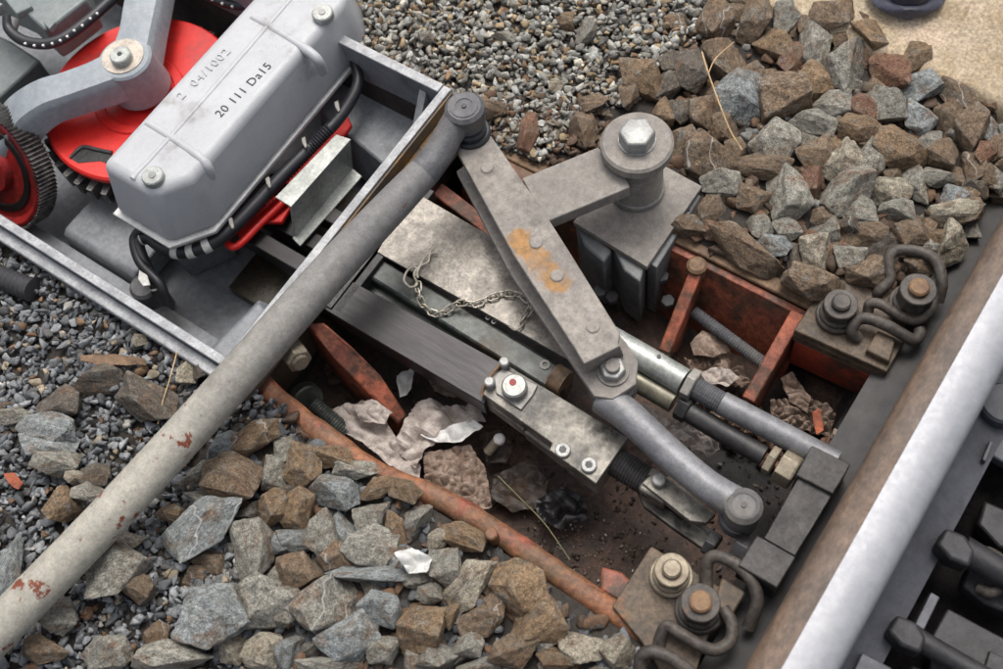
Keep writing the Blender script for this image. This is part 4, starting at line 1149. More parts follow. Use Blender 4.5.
def crumple(poly, z, amp, mat, name, label, cat, seed, h=14, res=26, tilt=(0, 0), fq=24):
    """thin crumpled sheet cut to an outline (photo points on level z)"""
    P = [W(x, y, z) for x, y in poly]
    pl = [(p.x, p.y) for p in P]
    x0 = min(a for a, b in pl); x1 = max(a for a, b in pl); y0 = min(b for a, b in pl); y1 = max(b for a, b in pl)
    bm = bmesh.new()
    n = res
    V = {}
    cx, cy = (x0 + x1) / 2, (y0 + y1) / 2
    sz = max(x1 - x0, y1 - y0)
    def vert(i, j):
        if (i, j) not in V:
            x = x0 + (x1 - x0) * i / n; y = y0 + (y1 - y0) * j / n
            # push towards outline wobble
            q = Vector((x * fq + seed, y * fq, seed * 1.7))
            r = abs(noise.noise(q)) * 2.4 - .5 + .8 * (abs(noise.noise(q * 2.6)) * 2 - .5) + .1 * noise.noise(q * 7)
            zz = z + amp * r + tilt[0] * (x - cx) / sz + tilt[1] * (y - cy) / sz
            V[(i, j)] = bm.verts.new((x + .0015 * noise.noise(q * 3), y + .0015 * noise.noise(q * 3 + Vector((9, 9, 9))), zz / 1000))
        return V[(i, j)]
    for i in range(n):
        for j in range(n):
            x = x0 + (x1 - x0) * (i + .5) / n; y = y0 + (y1 - y0) * (j + .5) / n
            if inside(pl, x, y):
                bm.faces.new((vert(i, j), vert(i + 1, j), vert(i + 1, j + 1), vert(i, j + 1)))
    cell = max((x1 - x0), (y1 - y0)) / n
    for v in bm.verts:
        if v.is_boundary:
            best = None
            for k2 in range(len(pl)):
                ax_, ay_ = pl[k2]; bx_, by_ = pl[(k2 + 1) % len(pl)]
                ux, uy = bx_ - ax_, by_ - ay_
                t_ = max(0, min(1, ((v.co.x - ax_) * ux + (v.co.y - ay_) * uy) / (ux * ux + uy * uy)))
                qx, qy = ax_ + ux * t_, ay_ + uy * t_
                d_ = math.hypot(v.co.x - qx, v.co.y - qy)
                if best is None or d_ < best[0]: best = (d_, qx, qy)
            if best[0] < cell * 1.6:
                v.co.x = best[1] + .0012 * noise.noise(v.co * 90); v.co.y = best[2] + .0012 * noise.noise(v.co * 90 + Vector((5, 5, 5)))
    o = finish(name, bm, mat)
    md = o.modifiers.new('solid', 'SOLIDIFY'); md.thickness = .0007
    return tag(o, label, cat)

def build_litter():
    crumple([(394, 446), (412, 405), (432, 398), (452, 408), (476, 404), (486, 420), (462, 424), (440, 440), (424, 452), (416, 470)], -66, 12, 'paper', 'crumpled_paper', 'crumpled pinkish white paper ball beside the oiled bar, the largest scrap', 'paper', 3.1, res=34)
    crumple([(420, 434), (440, 430), (474, 420), (484, 428), (462, 442), (436, 442)], -58, 5, 'tape', 'paper_scrap', 'bright white flat scrap next to the crumpled paper', 'paper', 5.3)
    crumple([(328, 408), (350, 402), (362, 416), (384, 418), (396, 438), (420, 464), (418, 482), (390, 466), (360, 440), (334, 428)], -70, 10, 'paper', 'crumpled_paper', 'grey printed paper rag lying along the orange frame bar', 'paper', 8.8, res=34)
    crumple([(424, 452), (470, 444), (486, 470), (492, 508), (470, 514), (440, 496), (424, 480)], -70, 7, 'leaf', 'dead_leaf', 'large wrinkled brown-grey dead leaf by the orange frame bar', 'leaf', 1.9, res=64, fq=42)
    crumple([(494, 476), (528, 458), (548, 480), (545, 508), (512, 512), (490, 496)], -96, 5, 'leafdark', 'dead_leaf', 'dark wet leaf under the clevis block', 'leaf', 6.2)
    crumple([(536, 500), (560, 486), (584, 496), (588, 520), (560, 530), (538, 522)], -92, 6, 'black', 'wet_leaf', 'black oily leaf clump below the two socket screws', 'leaf', 4.2, res=34)
    crumple([(480, 434), (500, 430), (514, 446), (506, 464), (486, 462)], -90, 6, 'leafdark', 'dead_leaf', 'round dark leaf beside the small white-tipped bolt', 'leaf', 7.5)
    crumple([(690, 342), (702, 332), (722, 338), (730, 350), (714, 358), (694, 354)], -70, 6, 'leaf', 'dead_leaf', 'pale brown leaf below the threaded rod', 'leaf', 2.7)
    crumple([(684, 360), (704, 354), (742, 366), (750, 384), (724, 392), (700, 384)], -82, 10, 'leaf', 'leaf_litter', 'heap of brown leaf litter between the two cross bars', 'leaf litter', 12.7, res=54, fq=48)
    crumple([(700, 372), (722, 366), (740, 376), (728, 386), (706, 384)], -62, 5, 'paper', 'paper_scrap', 'small grey-white scrap on the leaf heap beside the threaded rod', 'paper', 31.7, res=30, fq=40)
    crumple([(676, 408), (694, 402), (706, 414), (692, 420)], -50, 5, 'paper', 'paper_scrap', 'torn pale scrap peeking out between the two detection rods', 'paper', 33.1, res=24, fq=40)
    crumple([(352, 404), (372, 398), (392, 412), (384, 424), (360, 420)], -54, 7, 'paper', 'paper_scrap', 'folded grey scrap below the red web plate', 'paper', 35.1, res=30, fq=36)
    crumple([(664, 424), (690, 416), (716, 432), (720, 448), (708, 458), (686, 444), (668, 438)], -60, 7, 'paper', 'crumpled_paper', 'porous whitish flake between curved link and lower rod', 'paper', 9.7, res=50, fq=44)
    crumple([(636, 402), (656, 408), (672, 424), (660, 430), (644, 418)], -60, 7, 'paper', 'paper_scrap', 'small white scrap under the lever end', 'paper', 11.2)
    crumple([(780, 380), (792, 372), (810, 396), (808, 412), (790, 402)], -70, 6, 'leaf', 'dead_leaf', 'pale pointed leaf right of the cross bar', 'leaf', 13.1, res=34, fq=40)
    crumple([(770, 400), (812, 398), (836, 414), (830, 436), (800, 430), (772, 416)], -84, 12, 'leaf', 'leaf_litter', 'brown leaf litter above the upper rod by the rail', 'leaf litter', 15.1, res=54, fq=48)
    crumple([(812, 412), (820, 408), (824, 430), (816, 436)], -66, 4, 'leaforange', 'dead_leaf', 'small orange leaf near the rail and upper rod', 'leaf', 16.1, res=14)
    crumple([(396, 556), (410, 546), (432, 558), (428, 574), (408, 572)], 30, 9, 'tape', 'paper_scrap', 'white plastic scrap among the ballast below the frame bar', 'paper', 17.4, res=30)
    crumple([(4, 474), (14, 472), (24, 484), (18, 490), (8, 484)], 22, 3, 'leaforange', 'dead_leaf', 'small orange leaf on the gravel at the left edge', 'leaf', 18.4, res=14)
    crumple([(80, 356), (112, 354), (146, 358), (146, 364), (106, 366), (82, 362)], 24, 3, 'bark', 'bark_strip', 'thin brown strip of bark lying on the gravel below the casing', 'bark', 19.9, res=20)
    crumple([(316, 356), (330, 344), (352, 352), (346, 380), (330, 384)], -100, 8, 'leafdark', 'dead_leaf', 'dark leaf behind the red web plate', 'leaf', 22.9)
    crumple([(396, 376), (414, 366), (412, 390), (400, 398)], -84, 6, 'tape', 'paper_scrap', 'small torn white scrap under the oiled bar', 'paper', 23.4, res=18)
    crumple([(424, 374), (446, 370), (466, 388), (460, 398), (436, 392)], -96, 6, 'leaf', 'dead_leaf', 'brown leaf just below the oiled bar', 'leaf', 24.4)
    def straw(pts, lab, r=1.0, mat='straw', br=None):
        o = finish('straw', ptube([p + (r,) for p in pts], k=5, n=6), mat, None, smooth=True)
        tag(o, lab, 'straw')
        if br: finish('side_stalk', ptube([p + (r * .8,) for p in br], k=5, n=6), mat, o, smooth=True)
    straw([(702, 52, 40), (708, 72, 44), (718, 100, 42), (730, 130, 40), (742, 150, 34)], 'forked dry straw lying over the ballast right of the pivot', br=[(708, 74, 44), (716, 58, 44), (734, 42, 46)])
    straw([(177, 352, 30), (170, 378, 32), (162, 404, 30), (158, 424, 22)], 'thin pale straw standing in the gravel beside the pole', .8)
    straw([(498, 476, -70), (520, 498, -66), (545, 524, -70), (570, 560, -60)], 'long greenish blade of grass in the pit', .9, 'grassm')
    # small white-tipped bolt in the pit
    t = thing('pit_bolt', 'small white-tipped bolt standing on the dark round leaf in the pit', 'bolt', W(492, 452, -90))
    finish('shaft', tube([W(488, 452, -80), W(498, 440, -66)], 6, n=14), 'boltpale', t, smooth=True)
    finish('tip', cyl(W(499, 438, -60), 7, 8, n=12, ch=2), 'tape', t, smooth=True)
    t = tag(finish('conduit', thread(W(-40, 262, 22), W(32, 290, 16), 15, 6.4, depth=3, n=24), 'conduitm', None, smooth=True), 'dark ribbed plastic conduit ending in the gravel at the left edge', 'conduit')
build_litter()

def build_shoe():
    t = thing('shoe', 'toe of a dark blue-black leather shoe standing on the concrete sleeper', 'shoe', W(905, -20, 26))
    c = W(905, -60, 30)
    # outline of the shoe on the sleeper, toe towards the camera
    toe = W(908, 17, 34); 
    d = (W(905, -20, 30) - toe).normalized()          # heel direction
    s = Vector((-d.y, d.x, 0)).normalized()
    def sec(u, hw, z0, z1, n=16):
        P = toe + d * u
        out = []
        for k in range(n):
            a = 2 * PI * k / n
            out.append(Vector((P.x, P.y, 0)) + s * hw * math.cos(a) / 1000 + Vector((0, 0, ((z0 + z1) / 2 + (z1 - z0) / 2 * math.sin(a)) / 1000)))
        return out
    Z = 34
    prof = [(0, 10), (.004, 26), (.012, 38), (.03, 48), (.06, 52), (.1, 52), (.15, 44), (.2, 38), (.25, 36), (.275, 26), (.285, 10)]
    bm = bmesh.new(); loft(bm, [sec(u, w * 1.0, Z - 6, Z + 14) for u, w in prof]); finish('sole', bm, 'sole', t, smooth=True)
    prof = [(.006, 10, 20), (.012, 22, 34), (.03, 36, 46), (.06, 43, 54), (.1, 44, 70), (.15, 40, 88), (.2, 36, 96), (.25, 32, 98), (.274, 22, 92), (.28, 8, 70)]
    bm = bmesh.new(); loft(bm, [sec(u, w, Z + 2, Z + h) for u, w, h in prof]); finish('upper', bm, 'shoe', t, smooth=True)
    bm = bmesh.new(); loft(bm, [sec(u, w, Z + h - 8, Z + h) for u, w, h in ((.028, 33, 47), (.034, 36, 50), (.04, 37, 51))]); finish('toe_cap_seam', bm, 'shoe', t, smooth=True)
build_shoe()

# ================================================================ stones
def stone_mesh(seed, sub=3, name='ballast_stone', cuts=11, rough=.05, mat='stone'):
    r = random.Random(seed)
    bm = bmesh.new()
    # broken rock: hull of a few scattered points, edges slightly worn, faces roughened
    k = r.choice([9, 10, 11, 12, 14])
    pts = []
    while len(pts) < k:
        v = Vector((r.gauss(0, 1), r.gauss(0, 1), r.gauss(0, 1))).normalized()
        if all((v - q).length > .55 for q in pts): pts.append(v)
        elif r.random() < .02: pts.append(v)
    for v in pts: bm.verts.new(v * r.uniform(.88, 1.1))
    bmesh.ops.convex_hull(bm, input=bm.verts)
    bmesh.ops.delete(bm, geom=[v for v in bm.verts if not v.link_faces], context='VERTS')
    bmesh.ops.dissolve_limit(bm, angle_limit=math.radians(14), verts=bm.verts, edges=bm.edges)
    bmesh.ops.bevel(bm, geom=list(bm.edges), offset=.055, segments=2, affect='EDGES', profile=.6)
    bmesh.ops.triangulate(bm, faces=bm.faces)
    for _ in range(4):
        long_e = [e for e in bm.edges if e.calc_length() > .16]
        if not long_e: break
        bmesh.ops.subdivide_edges(bm, edges=long_e, cuts=1)
        bmesh.ops.triangulate(bm, faces=bm.faces)
    bmesh.ops.recalc_face_normals(bm, faces=bm.faces)
    bm.normal_update()
    mv = []
    for v in bm.verts:
        p = v.co
        a = noise.noise(p * 1.9 + Vector((seed, 0, 0))) * .05 + noise.noise(p * 5 + Vector((seed, 3, 0))) * .035 + noise.noise(p * 12 + Vector((0, seed, 0))) * .018
        mv.append(p + v.normal * a)
    for v, p in zip(bm.verts, mv): v.co = p
    # normalise to unit half sizes
    mx = [max(abs(v.co[i]) for v in bm.verts) for i in range(3)]
    for v in bm.verts:
        v.co = Vector((v.co.x / mx[0], v.co.y / mx[1], v.co.z / mx[2]))
    me = bpy.data.meshes.new(name)
    bm.to_mesh(me); bm.free()
    me.materials.append(MT[mat])
    if sub >= 3:
        for p in me.polygons: p.use_smooth = True
        me.set_sharp_from_angle(angle=math.radians(16))
    return me
PROTO = [stone_mesh(100 + i, 4, cuts=10 + i % 5) for i in range(32)]

CLR = {'B': (124, 106, 86), 'G': (146, 144, 134), 'g': (140, 146, 146), 'O': (134, 112, 86), 'R': (126, 92, 72), 'L': (162, 155, 138), 'D': (98, 91, 82)}
CN = {'B': 'brown', 'G': 'grey', 'g': 'bluish grey', 'O': 'ochre stained', 'R': 'reddish brown', 'L': 'pale tan', 'D': 'dark'}
stone_reg = []
def place_stone(px, py, w, h, ang, c, z=None, where='', grp='', flat=.62, proto=None, grow=1.17):
    i = len(stone_reg)
    if grp == GR and c in 'GgD' and rnd.random() < .3: c = rnd.choice('BBO')
    base_z = 12 if z is None else z
    P = W(px, py, base_z)
    k = mmpp(px, py, base_z)
    a = math.radians(ang)
    dx = W(px + 10 * math.cos(a), py + 10 * math.sin(a), base_z) - P
    dy = W(px - 10 * math.sin(a), py + 10 * math.cos(a), base_z) - P
    X = dx.normalized()
    rx = dx.length / 10 * w / 2
    ry = dy.length / 10 * h / 2 * .93
    o = bpy.data.objects.new('ballast_stone', PROTO[proto if proto is not None else rnd.randrange(len(PROTO))])
    COL.objects.link(o)
    th = min(rx, ry) * flat * rnd.uniform(.9, 1.15) + .2 * max(rx, ry) * flat * .5
    Y = Vector((-X.y, X.x, 0))
    rotm = Matrix((X, Y, Vector((0, 0, 1)))).transposed()
    tilt = Matrix.Rotation(rnd.uniform(-.28, .28), 3, 'X') @ Matrix.Rotation(rnd.uniform(-.28, .28), 3, 'Y')
    spin = rnd.choice([0, PI])
    m = rotm @ tilt @ Matrix.Rotation(spin, 3, 'Z')
    o.matrix_world = Matrix.Translation(P + Vector((0, 0, rnd.uniform(-.003, .005)))) @ m.to_4x4() @ Matrix.Diagonal((rx * grow, ry * (grow + .02), th * 1.5, 1))
    cc = lin(CLR[c]); v = rnd.uniform(.8, 1.1)
    o.color = (cc[0] * v * .8, cc[1] * v * .8, cc[2] * v * .8, 1)
    size = max(w, h)
    stone_reg.append((o, px, py, w, h, c, where, grp))
    return o

LAND = [(640, 130, 'the tall pivot post'), (745, 290, 'the red frame with cross bars'), (900, 290, 'the right rail fastening'), (905, 20, 'the shoe'), (950, 90, 'the concrete sleeper'),
        (985, 180, 'the brown rail at the upper right'), (720, 110, 'the forked straw'), (600, 60, 'the fine gravel at the top'), (490, 540, 'the short pin of the frame bar'),
        (640, 640, 'the bottom rail fastening'), (300, 400, 'the upper end of the orange frame bar'), (415, 562, 'the white plastic scrap'), (180, 430, 'the pole'), (60, 620, 'the lower end of the pole'),
        (110, 360, 'the bark strip'), (15, 480, 'the small orange leaf'), (520, 130, 'the orange angle'), (467, 110, 'the ball joint of the pole'), (560, 590, 'the lower orange bar'), (390, 480, 'the bend of the orange frame bar'), (30, 280, 'the ribbed conduit'), (820, 150, 'the middle of the right ballast bed'), (330, 600, 'the middle of the lower ballast bed'), (980, 240, 'the rail foot'), (10, 560, 'the left photo edge')]
def describe_stones():
    used = {}
    big = {}
    seen = [s for s in stone_reg if -20 < s[1] < 1023 and -20 < s[2] < 690]
    for s in stone_reg:
        o, px, py, w, h, c, where, grp = s
        ar = max(w, h) / max(1, min(w, h))
        shape = 'long slab-like' if ar > 1.9 else ('oblong' if ar > 1.4 else rnd.choice(['blocky', 'angular', 'chunky']))
        sz = 'large' if w * h > 2000 else ('medium' if w * h > 900 else 'small')
        d = sorted(((px - a) ** 2 + (py - b) ** 2, n_, a, b) for a, b, n_ in LAND)
        _, n_, a, b = d[0]
        dxy = (px - a, py - b)
        rel = ('right of' if dxy[0] > 0 else 'left of') if abs(dxy[0]) > abs(dxy[1]) * 1.6 else (('below' if dxy[1] > 0 else 'above') if abs(dxy[1]) > abs(dxy[0]) * 1.6 else
              ('below and right of' if dxy[0] > 0 and dxy[1] > 0 else 'below and left of' if dxy[1] > 0 else 'above and right of' if dxy[0] > 0 else 'above and left of'))
        dist = math.hypot(*dxy)
        far = 'just' if dist < 45 else ('a little' if dist < 90 else 'well')
        lab = '%s %s stone %s %s %s' % (sz, CN[c], far, rel, n_)
        used.setdefault(lab, []).append((s, dist))
        s[0]['category'] = 'stone'
        s[0]['group'] = grp
    def cut(lab):
        for w_ in (' well', ' just', ' a little'):
            if len(lab.split()) > 16: lab = lab.replace(w_, '')
        for w_ in ('large ', 'medium ', 'small '):
            if len(lab.split()) > 16: lab = lab.replace(w_, '', 1)
        return lab.replace(' , ', ', ')
    for lab, L in used.items():
        if len(L) == 1:
            L[0][0][0]['label'] = cut(lab); continue
        if len(L) == 2:
            L.sort(key=lambda q: q[1])
            for (s, _), t in zip(L, ('nearer ', 'farther ')):
                s[0]['label'] = cut(t + lab)
        else:
            L.sort(key=lambda q: q[0][1])
            for k, (s, _) in enumerate(L):
                t = ['leftmost ', 'rightmost '][0 if k == 0 else 1] if k in (0, len(L) - 1) else ['second', 'third', 'fourth', 'fifth', 'sixth', 'seventh'][min(k - 1, 5)] + ' from left, '
                s[0]['label'] = cut(t + lab)

R_BED = []
def add(lst, ox, oy, sc, grp, **kw):
    for q in lst:
        x, y, w_, h_, a, c = q
        place_stone(ox + x / sc, oy + y / sc, w_ / sc, h_ / sc, a, c, grp=grp, **kw)

GR = 'coarse ballast stones between the pivot and the sleeper'
GB = 'coarse ballast stones below the orange frame bar'
GL = 'larger stones lying in the fine gravel on the left'
add([(245, 65, 90, 130, 8, 'B'), (340, 50, 100, 130, 0, 'B'), (430, 45, 75, 75, 0, 'G'), (545, 40, 120, 90, 30, 'B'), (625, 50, 60, 35, 20, 'G'), (480, 60, 44, 60, 0, 'B'), (55, 200, 95, 130, -25, 'O'),
     (190, 190, 90, 110, 0, 'D'), (280, 170, 85, 110, -20, 'B'), (405, 125, 95, 80, -10, 'O'), (447, 157, 68, 95, 10, 'R'), (505, 115, 80, 110, 0, 'G'), (575, 97, 46, 42, 0, 'B'), (665, 100, 118, 62, 5, 'O'),
     (600, 180, 138, 140, 0, 'G'), (705, 190, 88, 112, 0, 'R'), (775, 155, 76, 78, 20, 'g'), (790, 225, 100, 74, 0, 'g'), (880, 245, 62, 125, -25, 'B'), (430, 262, 130, 125, 25, 'G'), (330, 260, 138, 120, 20, 'g'),
     (228, 290, 110, 120, 0, 'B'), (512, 220, 84, 88, 0, 'G'), (570, 278, 110, 56, -5, 'G'), (505, 328, 132, 68, 0, 'G'), (405, 375, 110, 105, 25, 'G'), (645, 290, 84, 72, 20, 'R'), (700, 290, 104, 98, 5, 'G'),
     (790, 305, 94, 94, 0, 'g'), (865, 310, 78, 84, 0, 'B'), (920, 340, 92, 108, 0, 'g'), (618, 345, 112, 64, 0, 'G'), (735, 385, 152, 104, 15, 'O'), (510, 400, 94, 84, 0, 'B'), (580, 430, 100, 102, -10, 'L'),
     (650, 420, 78, 90, 0, 'G'), (242, 410, 142, 130, 10, 'B'), (380, 440, 152, 52, 5, 'G'), (265, 480, 94, 68, 0, 'G'), (350, 515, 84, 84, 0, 'B'), (430, 520, 104, 134, -5, 'G'), (500, 490, 78, 84, 0, 'R'),
     (590, 510, 132, 112, -30, 'G'), (710, 500, 112, 74, 10, 'L'), (785, 480, 72, 98, -20, 'G'), (850, 410, 92, 64, 20, 'G'), (825, 465, 82, 50, 0, 'G'), (950, 410, 54, 76, 20, 'R'), (872, 520, 92, 54, 20, 'g'),
     (870, 560, 142, 56, 0, 'L'), (925, 500, 62, 74, 0, 'O'), (975, 325, 64, 76, 0, 'g'), (985, 465, 54, 84, 0, 'G'), (170, 370, 78, 64, 0, 'B'), (130, 225, 60, 100, 10, 'D'), (160, 290, 60, 74, 0, 'D'),
     (340, 200, 60, 90, 0, 'D'), (280, 330, 80, 70, 0, 'D'), (925, 440, 70, 80, 0, 'D'), (640, 560, 90, 60, 0, 'G'), (540, 575, 80, 50, 0, 'B'), (730, 560, 90, 60, 10, 'G'), (820, 380, 70, 60, 0, 'G'),
     (300, 395, 60, 60, 0, 'O'), (120, 300, 60, 60, 0, 'G')], 620, 0, 2.619, GR, grow=1.26)
add([(340, 100, 255, 90, 28, 'B'), (420, 95, 125, 74, 15, 'g'), (460, 30, 84, 90, 0, 'G'), (565, 100, 118, 110, 0, 'L'), (660, 110, 110, 100, -20, 'G'), (590, 30, 100, 90, 0, 'G'), (540, 195, 180, 110, 10, 'B'),
     (730, 160, 150, 110, -20, 'G'), (720, 40, 120, 80, 0, 'B'), (850, 45, 120, 100, 0, 'B'), (960, 70, 110, 130, 0, 'L'), (860, 140, 120, 90, 10, 'G'), (660, 30, 80, 70, 0, 'D'), (480, 110, 60, 90, 0, 'D'),
     (160, 25, 120, 70, 10, 'G'), (250, 30, 110, 70, 0, 'R'), (370, 30, 90, 80, 0, 'G')], 640, 220, 3.134, GR, grow=1.2)
add([(965, 212, 34, 26, 0, 'G'), (988, 180, 32, 28, 10, 'B'), (1004, 150, 30, 30, 0, 'g'), (944, 238, 30, 24, 0, 'O'), (972, 192, 24, 20, 0, 'D'), (1012, 168, 30, 26, 0, 'G')], 0, 0, 1, GR, grow=1.2)
add([(65, 95, 100, 140, 5, 'O'), (145, 80, 150, 70, 10, 'O'), (205, 108, 130, 56, 5, 'G'), (145, 175, 145, 98, 5, 'g'), (50, 220, 94, 116, 10, 'O'), (268, 160, 116, 66, -10, 'O'), (352, 178, 98, 72, 25, 'O'),
     (252, 232, 116, 84, -35, 'G'), (138, 290, 98, 128, 35, 'G'), (45, 305, 114, 78, 0, 'g'), (50, 395, 116, 120, 0, 'B'), (325, 275, 56, 124, -5, 'O'), (385, 258, 80, 108, 15, 'G'), (250, 325, 142, 118, 0, 'G'),
     (515, 302, 132, 76, 25, 'O'), (470, 378, 132, 112, 0, 'G'), (525, 430, 175, 104, -40, 'L'), (255, 405, 225, 74, -8, 'g'), (105, 500, 165, 205, 25, 'G'), (280, 500, 114, 104, 0, 'g'), (190, 572, 164, 132, -10, 'g'),
     (395, 560, 152, 172, -20, 'O'), (550, 530, 104, 122, 0, 'B'), (665, 445, 150, 172, -25, 'O'), (740, 525, 184, 140, -20, 'O'), (600, 500, 64, 112, 0, 'B'), (290, 605, 100, 94, -20, 'G'), (435, 640, 116, 84, 0, 'G'),
     (522, 600, 90, 84, 35, 'G'), (655, 622, 132, 98, 0, 'B'), (840, 590, 122, 122, -20, 'L'), (20, 490, 74, 122, 0, 'G'), (35, 620, 84, 104, 0, 'g'), (160, 655, 205, 64, 0, 'G'), (940, 620, 94, 94, 0, 'L'),
     (765, 640, 94, 70, 0, 'O'), (560, 660, 124, 54, 0, 'G'), (420, 460, 74, 64, 0, 'G'), (150, 350, 84, 84, 0, 'B'), (440, 300, 50, 80, 10, 'L'), (730, 590, 84, 60, 0, 'G'), (480, 520, 60, 70, 0, 'O'), (340, 350, 60, 60, 0, 'D'), (20, 170, 60, 70, 0, 'D')], 280, 430, 2.782, GB)
add([(700, 20, 160, 84, -12, 'O'), (655, 145, 165, 142, 20, 'B'), (758, 120, 84, 104, 0, 'G'), (755, 220, 122, 108, 0, 'O'), (700, 340, 132, 172, -15, 'G'), (750, 480, 184, 172, 20, 'G'),
     (740, 620, 114, 104, 0, 'L'), (650, 605, 94, 98, -30, 'L'), (790, 312, 104, 64, 0, 'g'), (585, 370, 84, 70, 0, 'B')], 0, 430, 2.8, GB)
add([(135, 40, 152, 90, 5, 'g'), (165, 95, 132, 78, 0, 'G'), (270, 125, 94, 66, -20, 'D'), (175, 212, 84, 94, 0, 'O'), (242, 180, 104, 54, -10, 'G'), (560, 290, 275, 118, -38, 'g'), (318, 408, 202, 150, -20, 'G'),
     (590, 530, 225, 180, 5, 'g'), (20, 380, 74, 180, 0, 'g'), (165, 520, 94, 98, 0, 'G'), (125, 610, 144, 84, 0, 'B'), (440, 572, 74, 72, 0, 'O'), (480, 640, 205, 104, 0, 'G'), (300, 620, 124, 100, -20, 'G'),
     (360, 300, 100, 64, 0, 'L'), (215, 130, 54, 44, 0, 'L'), (390, 450, 80, 90, 20, 'B'), (480, 240, 80, 54, 0, 'O')], 0, 430, 2.8, GL, z=20)
add([(280, 485, 165, 90, 0, 'D'), (430, 548, 172, 124, 25, 'D'), (175, 560, 152, 84, 0, 'D'), (140, 638, 154, 94, 5, 'g'), (545, 480, 54, 84, 20, 'L'), (405, 380, 40, 36, 0, 'L'), (40, 600, 90, 50, 0, 'G'), (590, 470, 70, 60, 0, 'D')], 0, 210, 2.907, GL, z=18)
GT = 'brown stones at the edge of the upper gravel'
add([(475, 365, 150, 80, 5, 'B'), (805, 430, 94, 114, 10, 'B'), (625, 450, 64, 124, 10, 'R'), (845, 355, 132, 74, 5, 'B'), (960, 330, 64, 84, 20, 'B'), (720, 285, 50, 60, 0, 'L'), (820, 110, 60, 80, 20, 'G'), (290, 135, 50, 44, 0, 'G'), (545, 120, 84, 40, 30, 'G'), (760, 75, 70, 54, 0, 'O')], 340, 0, 3.343, GT, z=16)
# hidden-layer and filler ballast so that no ground shows between the stones
def fill_stones(poly, n, zlev, cols, grp, wmin, wmax, margin=0, mind=.62):
    xs = [p[0] for p in poly]; ys = [p[1] for p in poly]
    pts = []
    tries = 0
    while len(pts) < n and tries < n * 60:
        tries += 1
        x = rnd.uniform(min(xs), max(xs)); y = rnd.uniform(min(ys), max(ys))
        if not inside(poly, x, y): continue
        w_ = rnd.uniform(wmin, wmax)
        if any((x - a) ** 2 + (y - b) ** 2 < (mind * (w_ + c) / 2) ** 2 for a, b, c in pts): continue
        # keep away from the middle of big placed stones
        if any((x - s[1]) ** 2 + (y - s[2]) ** 2 < (.15 * (s[3] + s[4])) ** 2 for s in stone_reg if s[7] != 'x' and s[1] > -30): continue
        pts.append((x, y, w_))
        place_stone(x, y, w_, w_ * rnd.uniform(.6, .9), rnd.uniform(-90, 90), rnd.choice(cols), z=zlev, grp=grp)
fill_stones([(700, -40), (850, -40), (880, 20), (990, 110), (1040, 180), (990, 215), (945, 262), (890, 250), (830, 262), (700, 235), (690, 180), (650, 100)], 70, 0, 'BGGBDR', GR, 26, 38, mind=.5)
fill_stones([(255, 425), (385, 505), (490, 568), (625, 655), (660, 720), (230, 720), (180, 560), (200, 450)], 54, 0, 'BGGGDg', GB, 28, 40, mind=.5)
describe_stones()
print('stones', len(stone_reg))

# fine gravel: crushed grains, far too many to count, one mesh per bed
def grain_protos(n=24):
    out = []
    for i in range(n):
        r = random.Random(900 + i)
        bm = bmesh.new()
        k = r.choice([8, 9, 10, 12])
        for _ in range(k):
            v = Vector((r.gauss(0, 1), r.gauss(0, 1), r.gauss(0, 1))).normalized() * r.uniform(.85, 1.1)
            bm.verts.new(v)
        ret = bmesh.ops.convex_hull(bm, input=bm.verts)
        bmesh.ops.delete(bm, geom=[v for v in bm.verts if not v.link_faces], context='VERTS')
        bmesh.ops.bevel(bm, geom=list(bm.edges), offset=.09, segments=1, affect='EDGES')
        bmesh.ops.triangulate(bm, faces=bm.faces)
        bmesh.ops.recalc_face_normals(bm, faces=bm.faces)
        me = bpy.data.meshes.new('g'); bm.to_mesh(me); bm.free()
        v = np.empty(len(me.vertices) * 3); me.vertices.foreach_get('co', v)
        f = np.empty(len(me.polygons) * 3, int); me.polygons.foreach_get('vertices', f)
        out.append((v.reshape(-1, 3), f.reshape(-1, 3)))
        bpy.data.meshes.remove(me)
    return out
GP = grain_protos()
